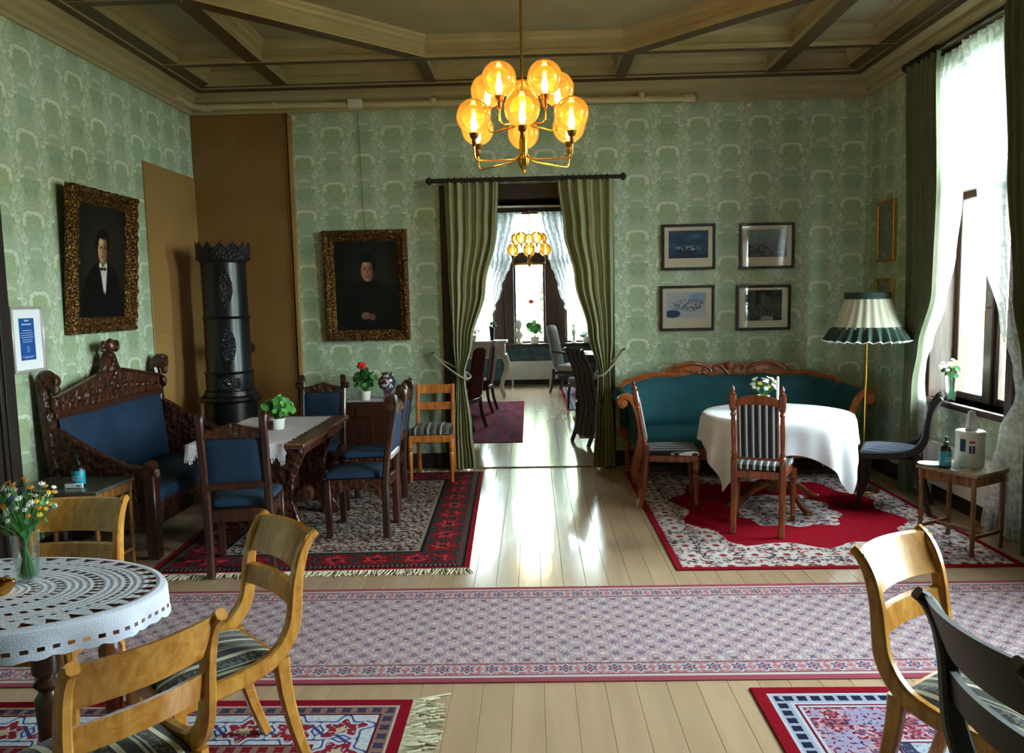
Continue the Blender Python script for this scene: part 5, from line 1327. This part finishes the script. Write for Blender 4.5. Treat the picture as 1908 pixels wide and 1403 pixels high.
# ------------------------------------------------------------ curtains
def drape(name, parent, mat, e0, e1, z0, z1, mp, nf, amp, nu=90, nv=44, seed=0, sc0=0.0, sc1=0.0, ztop=None):
    """cloth between two edge tables (z, position); mp(pos, off, z) -> point"""
    def f(u, v):
        z = z0 + (z1 - z0) * v; a, b = interp(e0, z), interp(e1, z)
        if sc1: b += sc1 * abs(math.sin(z * 14))
        w = abs(b - a); c = a + (b - a) * u
        ph = seed + .5 * math.sin(z * 1.1 + seed); k = amp * (.75 + .25 * math.sin(u * 7 + seed))
        return mp(c, k * math.sin(2 * math.pi * nf * u + ph) + .35 * k * math.sin(2 * math.pi * nf * 2.3 * u + 1.3 + ph), z)
    return MB().grid(f, nu, nv).build(name, mat, parent, ang=80)

def rod(name, label, p, q, r, mat, rings):
    t = thing(name, label, 'curtain rod', (0, 0, 0)); P, Q = Vector(p), Vector(q); d = (Q - P).normalized()
    MB().tube([P, Q], r, 12).build('pole', mat, t)
    for e, s in ((P, -1), (Q, 1)): MB().tube([e + d * s * k for k in (0, .006, .02, .04, .055)], [r, r * 1.5, r * 1.9, r * 1.5, r * .3], 12).build('finial', mat, t)
    side = d.orthogonal().normalized(); s2 = d.cross(side)
    for k in rings:
        c = P + (Q - P) * k
        MB().tube([c + (side * math.cos(a) + s2 * math.sin(a)) * (r + .010) for a in [2 * math.pi * i / 14 for i in range(14)]], .005, 6, loop=True, cap=False).build('ring', mat, t)
    return t
DY = YB - .135
rod('curtain_rod', 'dark wooden rod carrying the green doorway curtains', (-.93, DY, 2.772), (.845, DY, 2.772), .020, 'trim_wood', [.09 + .034 * i for i in range(9)] + [.69 + .030 * i for i in range(9)])
lc = thing('doorway_curtain', 'olive green curtain tied back on the left of the doorway', 'curtain', (0, 0, 0), group='green doorway curtains')
mpx = lambda c, o, z: (c, DY + o, z)
drape('cloth', lc, 'drape_green', [(0.03, -.80), (.4, -.79), (.93, -.745), (1.25, -.775), (1.95, -.80), (2.72, -.815)], [(.03, -.575), (.4, -.61), (.93, -.665), (1.25, -.585), (1.75, -.445), (2.3, -.325), (2.72, -.305)], .02, 2.752, mpx, 6.0, .034, 130, 50, 1.0)
rcn = thing('doorway_curtain', 'olive green curtain tied back on the right of the doorway', 'curtain', (0, 0, 0), group='green doorway curtains')
drape('cloth', rcn, 'drape_green', [(.03, .775), (.4, .765), (.91, .735), (1.25, .765), (1.95, .775), (2.72, .785)], [(.03, .555), (.4, .585), (.91, .62), (1.32, .52), (1.83, .40), (2.28, .305), (2.72, .255)], .02, 2.752, mpx, 5.5, .034, 130, 50, 2.2)
for s, c, lab, x0 in ((-1, lc, 'cream cord tieback and hook holding the left doorway curtain', -.975), (1, rcn, 'cream cord tieback and hook holding the right doorway curtain', .87)):
    t = thing('curtain_tieback', lab, 'tieback', (0, 0, 0), group='doorway tiebacks'); zt = .92; xe = -.69 if s < 0 else .665
    MB().tube([(x0, YB, 1.135), (x0, YB - .05, 1.135), (x0, YB - .09, 1.15)], [.010, .008, .012], 10).build('hook', 'brass_dark', t)
    b = MB(); b.tube(cr([(x0, YB - .085, 1.14), ((x0 + xe) / 2, DY - .03, 1.02), (xe - s * .0, DY - .055, zt), (xe - s * .07, DY - .02, zt - .015), (xe - s * .06, DY + .045, zt + .02), ((x0 + xe) / 2, DY + .03, 1.05), (x0, YB - .085, 1.14)], 6), .008, 8); b.build('cord', 'cord', t)
tag(MB().tube([(DX0 + .02, YB + .06, 2.545), (DX1 - .02, YB + .06, 2.535)], .011, 10).build('tension_rod', 'white_metal'), 'thin white tension rod across the top of the doorway', 'rod')

RX = 3.05
rod('curtain_rod', 'dark wooden rod above the window on the right wall', (RX, 4.62, 3.44), (RX, 6.56, 3.44), .019, 'trim_wood', [.02 + .03 * i for i in range(10)] + [.76 + .026 * i for i in range(9)])
gc = thing('window_drape', 'shade-darkened green drape at the far side of the right window', 'curtain', (0, 0, 0), group='green window drapes')
mpy = lambda x: (lambda c, o, z: (x + o, c, z))
drape('cloth', gc, 'drape_green_shaded', [(.03, 6.46), (1.1, 6.40), (1.65, 6.44), (3.4, 6.54)], [(.03, 6.30), (.9, 6.27), (1.2, 6.19), (1.65, 6.0), (2.3, 5.985), (3.4, 6.06)], .02, 3.425, mpy(RX - .01), 5.5, .026, 90, 46, .7)
gn = thing('window_drape', 'shade-darkened green drape at the near side of the right window, cut by the picture edge', 'curtain', (0, 0, 0), group='green window drapes')
drape('cloth', gn, 'drape_green_shaded', [(.03, 4.60), (1.1, 4.62), (3.4, 4.66)], [(.03, 4.74), (1.0, 4.76), (1.2, 4.82), (1.6, 4.95), (2.4, 5.07), (3.4, 5.17)], .02, 3.425, mpy(RX - .05), 6.0, .030, 90, 46, 1.7)
l1 = thing('lace_curtain', 'white lace curtain swept to the far side of the right window', 'curtain', (0, 0, 0), group='window lace curtains')
drape('cloth', l1, 'lace_window', [(.03, 6.40), (.6, 6.36), (1.0, 6.36), (1.57, 6.33), (2.3, 6.31), (3.38, 6.33)], [(.03, 6.20), (.56, 6.17), (.95, 6.255), (1.10, 6.235), (1.24, 6.14), (1.57, 5.96), (1.9, 5.85), (2.3, 5.785), (2.75, 5.745), (3.18, 5.70), (3.38, 5.62)], .03, 3.40, mpy(RX + .058), 7.5, .012, 130, 60, .3)
l2 = thing('lace_curtain', 'white lace curtain swept to the near side of the right window', 'curtain', (0, 0, 0), group='window lace curtains')
drape('cloth', l2, 'lace_window', [(.03, 4.80), (1.0, 4.85), (1.6, 4.95), (3.38, 5.02)], [(.03, 5.34), (.35, 5.28), (.72, 5.16), (.98, 4.99), (1.13, 5.03), (1.43, 5.20), (1.9, 5.43), (2.42, 5.545), (3.0, 5.655), (3.17, 5.70), (3.38, 5.80)], .03, 3.40, mpy(RX + .020), 8.0, .014, 130, 60, 1.1)

# heater and vase at the window
def heater(label, loc, rz, w, h, z0):
    t = thing('panel_heater', label, 'radiator', loc, rz); MB().box(-w / 2, w / 2, -.045, -.010, z0, z0 + h, .008).build('panel', 'white_metal', t)
    b = MB()
    for i in range(int(w / .03)): b.box(-w / 2 + .02 + i * .03, -w / 2 + .04 + i * .03, -.040, -.015, z0 + h, z0 + h + .004)
    b.build('grille', 'white_metal', t)
    for x in (-w * .35, w * .35): MB().box(x - .02, x + .02, -.04, 0, 0 if z0 < .2 else z0, z0 + .02).build('bracket', 'white_metal', t)
    return t
heater('white panel heater under the right window', (XR - .004, 5.80, 0), R(-90), 1.15, .345, .125)
bouquet('flower_vase', 'glass vase of white and yellow flowers on the window sill', (3.205, 6.03, .803), .036, .19, .13, .085, [('petal_white', 24), ('petal_yellow', 6)], 31, .020, 12, 'glass_clear', 1.2, .85)

# ------------------------------------------------------------ floor lamp
lp = thing('floor_lamp', 'floor lamp with pleated cream shade and dark green frill', 'lamp', (2.72, 6.42, RT))
MB().lathe([(.001, 0), (.125, 0), (.128, .008), (.12, .018), (.04, .028), (.018, .05), (.012, .06), (.001, .06)], 28).build('base', 'brass_dark', lp)
MB().lathe([(.0085, .05), (.0085, 1.50), (.001, 1.50)], 10).build('pole', 'brass', lp)
MB().lathe([(.008, .33), (.016, .335), (.018, .36), (.012, .40), (.008, .41)], 12).build('pole_collar', 'brass', lp)
def pleat(k, d): return lambda t, z: 1 + d * math.cos(2 * math.pi * k * t)
MB().loft([[(r * (1 + .022 * math.cos(2 * math.pi * 22 * j / 176)) * math.cos(2 * math.pi * j / 176), r * (1 + .022 * math.cos(2 * math.pi * 22 * j / 176)) * math.sin(2 * math.pi * j / 176), z) for j in range(176)] for r, z in ((.262, 1.345), (.225, 1.42), (.195, 1.50), (.170, 1.59))], cap=False).build('shade', 'shade_white', lp)
MB().loft([[(r * math.cos(2 * math.pi * j / 64), r * math.sin(2 * math.pi * j / 64), z) for j in range(64)] for r, z in ((.176, 1.585), (.174, 1.635), (.166, 1.64), (.166, 1.585))], cap=False, loop=True).build('shade_band', 'shade_green', lp)
fr = [(.258, .0, 1.362), (.275, .012, 1.34), (.300, .018, 1.29), (.318, .024, 1.248)]
MB().loft([[((r + d * math.cos(2 * math.pi * 26 * j / 208)) * math.cos(2 * math.pi * j / 208), (r + d * math.cos(2 * math.pi * 26 * j / 208)) * math.sin(2 * math.pi * j / 208), z + (.008 * math.cos(2 * math.pi * 26 * j / 208) if d > .02 else 0)) for j in range(208)] for r, d, z in fr], cap=False).build('shade_frill', 'shade_green', lp)
fo_ = lp.children[-1]
MB().tube([((.319 + .024 * math.cos(2 * math.pi * 26 * j / 208)) * math.cos(2 * math.pi * j / 208), (.319 + .024 * math.cos(2 * math.pi * 26 * j / 208)) * math.sin(2 * math.pi * j / 208), 1.246 + .008 * math.cos(2 * math.pi * 26 * j / 208)) for j in range(208)], .005, 5, loop=True, cap=False).build('frill_trim', 'white_cloth', fo_)
b = MB(); b.tube([(-.17, 0, 1.575), (.17, 0, 1.575)], .003, 6); b.tube([(0, -.17, 1.575), (0, .17, 1.575)], .003, 6); b.lathe([(.016, 1.49), (.016, 1.53), (.026, 1.55), (.03, 1.58), (.02, 1.60), (.001, 1.605)], 14); b.build('socket', 'enamel_white', lp)

# ------------------------------------------------------------ chandelier
def chandelier(name, label, loc, ztop, sc_, bulb, lows=6, ups=5, gr=.093, wire='brass'):
    t = thing(name, label, 'chandelier', loc); S = sc_; zl, zu = 0.0, .185
    MB().tube([(0, 0, -.27 * S), (0, 0, ztop)], .0085 * S, 10).build('rod', wire, t)
    MB().lathe([(.001, -.285), (.006, -.285), (.012, -.277), (.005, -.266), (.018, -.25), (.032, -.225), (.034, -.20), (.024, -.19), (.024, -.03), (.030, -.02), (.030, .02), (.014, .03), (.012, .05)] if S == 1 else [(a * S, z * S) for a, z in [(.001, -.285), (.012, -.277), (.005, -.266), (.032, -.225), (.024, -.19), (.024, -.03), (.030, .02), (.012, .05)]], 18).build('hub', wire, t)
    MB().lathe([(.001, ztop - .05), (.05, ztop - .045), (.06, ztop)], 18).build('canopy', wire, t)
    gl = None
    for R_, n, z, a0, zh in ((.30 * S, lows, zl, 30, -.205 * S), (.205 * S, ups, zu * S, 270 - 36, -.02 * S)):
        for k in range(n):
            a = R(a0 + 360 * k / n); c, s = math.cos(a), math.sin(a)
            P = lambda r, zz: (r * c, r * s, zz)
            arm = MB().tube(cr([P(.02 * S, zh + .03 * S), P(.05 * S, zh), P(.12 * S, zh - .012 * S), P(R_ - .04 * S, zh - .022 * S), P(R_ - .008 * S, zh - .015 * S), P(R_, zh + .02 * S), P(R_, z - .135 * S)], 5), .0052 * S, 8).build('arm', wire, t)
            MB().lathe([(.008 * S, -.155 * S), (.012 * S, -.15 * S), (.013 * S, -.118 * S), (.022 * S, -.108 * S), (.026 * S, -.085 * S), (.010 * S, -.08 * S)], 14, P(R_, z)).build('socket', 'brass_dark', arm)
            m = Matrix.Translation(P(R_, z))
            if gl is None:
                prof = [(gr * S * math.sin(q), -gr * S * math.cos(q)) for q in [R(14) + R(160) * i / 22 for i in range(23)]]
                gl = MB().lathe(prof, 30).build('globe', 'glass_amber', t); gl.matrix_local = m
                bl = MB().lathe([(.007 * S, -.082 * S), (.016 * S, -.06 * S), (.018 * S, -.035 * S), (.010 * S, .0), (.004 * S, .022 * S), (.001, .028 * S)], 12).build('bulb', bulb, t); bl.matrix_local = m
            else: share(gl, 'globe', t, m); share(bl, 'bulb', t, m)
    return t
chandelier('globe_chandelier', 'brass chandelier with amber glass globes hanging in the foreground room', (-.035, 4.40, 2.622), ZC - 2.622, 1.0, 'bulb')
chandelier('globe_chandelier', 'glowing amber globe chandelier seen through the doorway in the far room', (-.035, 11.5, 2.36), 3.7 - 2.36, .92, 'bulb_far')

# ------------------------------------------------------------ far room furnishings
fl_ = [('lace_curtain', 'left lace curtain of the far room with scalloped edge', -1, [(.9, -1.30), (1.45, -1.05), (3.25, -.98)], [(.9, -.98), (1.2, -.86), (1.485, -.69), (1.83, -.56), (2.42, -.35), (3.2, -.16), (3.25, -.15)]),
       ('lace_curtain', 'right lace curtain of the far room with scalloped edge', 1, [(.9, 1.2), (1.45, .98), (3.25, .90)], [(.9, .88), (1.2, .76), (1.5, .59), (1.81, .475), (2.5, .29), (3.2, .11), (3.25, .10)])]
for nm, lab, s, e0, e1 in fl_:
    t = thing(nm, lab, 'curtain', (0, 0, 0), group='far lace curtains')
    def f(u, v, e0=e0, e1=e1, s=s):
        z = .95 + (3.26 - .95) * v; a = interp(e0, z); b_ = interp(e1, z) + s * .022 * abs(math.sin(z * 17)); c = a + (b_ - a) * u
        return (c, 14.72 + .03 * math.sin(u * 50), z)
    MB().grid(f, 90, 70).build('cloth', 'lace_far', t, ang=80)
rod('curtain_rod', 'thin rod carrying the lace curtains of the far room', (-1.0, 14.72, 3.275), (.92, 14.72, 3.275), .014, 'trim_wood', [.05 + .09 * i for i in range(11)])
heater('white panel heater under the far middle window', (-.045, YFAR, 0), 0, 1.04, .36, .10)
def red_chair(label, loc, rz):
    t = thing('red_upholstered_chair', label, 'chair', loc, rz, 'red chairs of the far room'); W = .42
    def bk(sg):
        def f(u, v):
            x = (u - .5) * W * (1 - .12 * v * v); z = .42 + .62 * v; e = min(1, min(u, 1 - u, 1 - v) * 6); zz = z - .05 * (abs(2 * u - 1) ** 3) * v
            return (x, .02 + .09 * v + sg * (.012 + .025 * e), zz)
        return f
    MB().grid(bk(-1), 10, 12).grid(bk(1), 10, 12).build('backrest', 'red_velvet', t)
    MB().cushion([(-W / 2, .02), (W / 2, .02), (W / 2 + .02, -.43), (-W / 2 - .02, -.43)], .38, .47, .03, .025).build('seat', 'red_velvet', t)
    MB().box(-W / 2, W / 2, -.42, .03, .33, .39, .01).build('seat_frame', 'oak_dark', t)
    for s in (-1, 1):
        MB().strip(cr([(s * .19, -.40, .36), (s * .20, -.42, .2), (s * .19, -.43, 0)], 4), (1, 0, 0), .035, .035).build('leg', 'oak_dark', t)
        MB().strip(cr([(s * .19, .01, .40), (s * .19, .03, .2), (s * .19, .09, 0)], 4), (1, 0, 0), .035, .04).build('leg', 'oak_dark', t)
    return t
ra = red_chair('nearer red chair in the far room beside the left curtain', (-.78, 9.86, RT), R(-110))
rb = dup(ra, (-.67, 11.45, RT), R(-98), 'farther red chair in the far room beside the white console')
rd = dup(ra, (.98, 11.6, 0), R(-70), 'red chair at the right of the far room, mostly behind the curtain')
wc = thing('white_console', 'white painted console table with carved legs in the far room', 'table', (-.86, 13.3, 0))
MB().box(-.42, .42, -.25, .25, .92, .96, .01).build('table_top', 'enamel_white', wc); MB().box(-.38, .38, -.22, .22, .66, .92, .01).build('apron', 'enamel_white', wc)
for sx in (-1, 1):
    for sy in (-1, 1): MB().strip(cr([(sx * .36, sy * .20, .70), (sx * .41, sy * .235, .52), (sx * .33, sy * .18, .28), (sx * .31, sy * .17, .12), (sx * .36, sy * .21, .0)], 5), (1, 0, 0), [.09 - .045 * i / 20 for i in range(21)], [.09 - .045 * i / 20 for i in range(21)]).build('leg', 'enamel_white', wc)
bouquet('flower_vase', 'dark vase with green sprigs on the white console of the far room', (-.70, 13.25, .962), .04, .22, .10, .09, [('petal_white', 3)], 5, .02, 14, 'black_plastic', 1.1, .8)
bouquet('flower_vase', 'pink flowers in a small vase on the white console', (-1.0, 13.2, .962), .04, .09, .12, .10, [('petal_pink', 14)], 6, .022, 8, 'porcelain', 1.1, .8)
ac = thing('armchair', 'pale high back armchair with wooden arms in the far room', 'armchair', (.47, 13.75, RT), R(68)); W = .52
def bk3(sg):
    def f(u, v):
        e = min(1, min(u, 1 - u, 1 - v) * 6); z = .44 + .74 * v - .06 * abs(2 * u - 1) ** 3 * v; return ((u - .5) * W * .92, .02 + .14 * v + sg * (.014 + .03 * e), z)
    return f
MB().grid(bk3(-1), 10, 12).grid(bk3(1), 10, 12).build('backrest', 'pale_velvet', ac)
MB().cushion([(-W / 2 + .02, .0), (W / 2 - .02, .0), (W / 2 + .02, -.48), (-W / 2 - .02, -.48)], .38, .48, .03, .03).build('seat', 'pale_velvet', ac); MB().box(-W / 2, W / 2, -.47, .03, .32, .385, .01).build('seat_frame', 'oak_dark', ac)
for s in (-1, 1):
    x = s * W / 2
    MB().strip(cr([(x, .05, .72), (x, -.2, .70), (x, -.42, .69), (x, -.46, .66)], 4), (1, 0, 0), .045, .035).build('arm', 'oak_dark', ac); MB().strip(cr([(x, -.40, .69), (x, -.36, .55), (x, -.44, .36)], 4), (1, 0, 0), .035, .035).build('arm_post', 'oak_dark', ac)
    MB().strip(cr([(x, -.44, .36), (x, -.46, .18), (x, -.44, 0)], 4), (1, 0, 0), .04, .04).build('leg', 'oak_dark', ac); MB().strip(cr([(x, .03, .42), (x, .04, .2), (x, .10, 0)], 4), (1, 0, 0), .04, .04).build('leg', 'oak_dark', ac)
# tall striped chair just inside the doorway of the far room
fc = thing('striped_far_chair', 'tall dark chair with beige striped back just beyond the doorway on the right', 'chair', (.60, 8.76, 0), R(112)); W = .42
def bk4(sg):
    def f(u, v):
        z = .10 + .98 * v; e = min(1, min(u, 1 - u, 1 - v) * 8); return ((u - .5) * W, interp([(.1, .05), (.45, .0), (.8, .05), (1.08, .16)], z) + sg * (.012 + .016 * e), z)
    return f
MB().grid(bk4(-1), 12, 18).grid(bk4(1), 12, 18).build('backrest', 'stripe_far', fc)
MB().cushion([(-W / 2, -.02), (W / 2, -.02), (W / 2 + .02, -.46), (-W / 2 - .02, -.46)], .38, .47, .03, .025).build('seat', 'stripe_far', fc); MB().box(-W / 2, W / 2, -.45, -.02, .32, .385, .01).build('seat_frame', 'oak_dark', fc)
for s in (-1, 1):
    MB().strip(cr([(s * .20, -.42, .36), (s * .20, -.43, .18), (s * .20, -.44, 0)], 4), (1, 0, 0), .04, .04).build('leg', 'oak_dark', fc)
    MB().strip(cr([(s * .215, .02, .46), (s * .215, .03, .2), (s * .215, .10, 0)], 4), (1, 0, 0), .034, .045).build('leg', 'oak_dark', fc); MB().strip(cr([(s * .215, .0, .44), (s * .215, .05, .8), (s * .215, .17, 1.09)], 5), (1, 0, 0), .03, .035).build('stile', 'oak_dark', fc)
tb = thing('far_table', 'dark table with papers in the far room on the right', 'table', (1.02, 12.35, RT))
MB().box(-.40, .40, -.45, .45, .74, .775, .008).build('table_top', 'oak_dark', tb); MB().box(-.34, .34, -.38, .38, .64, .74, .006).build('apron', 'oak_dark', tb)
for sx in (-1, 1):
    for sy in (-1, 1): turned(sx * .32, sy * .36, 0, .66, .032).build('leg', 'oak_dark', tb)
for k, (x, y, a) in enumerate(((.70, 12.15, 10), (.78, 12.05, -20))):
    p_ = thing('paper_sheet', ['folded white paper at the left edge of the far table', 'second folded white paper on the far table'][k], 'paper', (x, y, .784), R(a)); MB().prism([(-.10, 0), (0, .035), (.10, 0), (0, .028)], -.07, .07, 'y').build('sheet', 'paper_white', p_)
# ornaments on the far sills
bu = thing('plaster_bust', 'small white plaster bust on the far middle window sill', 'figurine', (-.27, YFAR - .09, .80))
MB().lathe([(.001, 0), (.06, 0), (.06, .02), (.035, .05), (.035, .09), (.075, .13), (.085, .18), (.06, .23), (.03, .25), (.032, .28), (.055, .31), (.066, .36), (.062, .41), (.04, .45), (.001, .46)], 18).build('bust', 'plaster_white', bu)
b = MB(); b.ball((0, -.066, .36), .012, .016, .022); b.build('nose', 'plaster_white', bu)
geranium('geranium with a red bloom on the far middle window sill', (.03, YFAR - .09, .80), .085, .13, .16, .26, 26, ['leaf_green', 'leaf_bright'], [(-.06, -.02, .80, .05)], seed=14, size=.055)
fg = thing('white_figurine', 'small white figurine on the right far window sill', 'figurine', (.78, YFAR - .09, .80))
MB().lathe([(.001, 0), (.05, 0), (.05, .015), (.02, .04), (.025, .14), (.045, .20), (.03, .26), (.012, .28), (.026, .31), (.028, .34), (.012, .37), (.001, .375)], 14).build('body', 'plaster_white', fg); MB().tube(cr([(.03, 0, .24), (.09, 0, .28), (.10, 0, .36)], 4), .010, 6).build('arm', 'plaster_white', fg)
fp2 = geranium('small leafy plant in a white pot on the right far window sill', (1.02, YFAR - .09, .80), .075, .12, .12, .12, 16, ['leaf_green'], seed=16, size=.05)

# garden trees outside the far windows
def garden_tree(label, loc, rad, zc, n, seed, mat):
    tr = thing('garden_tree', label, 'tree', loc)
    MB().tube([(0, 0, 0), (.1, 0, zc * .4), (0, .1, zc)], [.35, .26, .15], 10).build('trunk', 'trim_wood', tr)
    b = MB(); rnd = random.Random(seed)
    for i in range(n):
        v = Vector((rnd.gauss(0, 1), rnd.gauss(0, 1), rnd.gauss(0, 1))).normalized() * (rnd.random() ** .35); p = Vector((v.x * rad, v.y * rad, zc + v.z * rad * .85))
        q = Vector((rnd.gauss(0, 1), rnd.gauss(0, 1), rnd.gauss(0, 1))).normalized(); s = q.orthogonal().normalized() * .20; w = q.cross(s)
        b.add([p - s, p - w * .6, p + s, p + w * .6], [(0, 1, 2, 3)])
    b.build('crown', mat, tr, flat=True)['kind'] = 'stuff'
garden_tree('broad pale green tree outside the far middle window', (.4, 32, -1.0), 4.6, 4.6, 4500, 8, 'leaf_tree')
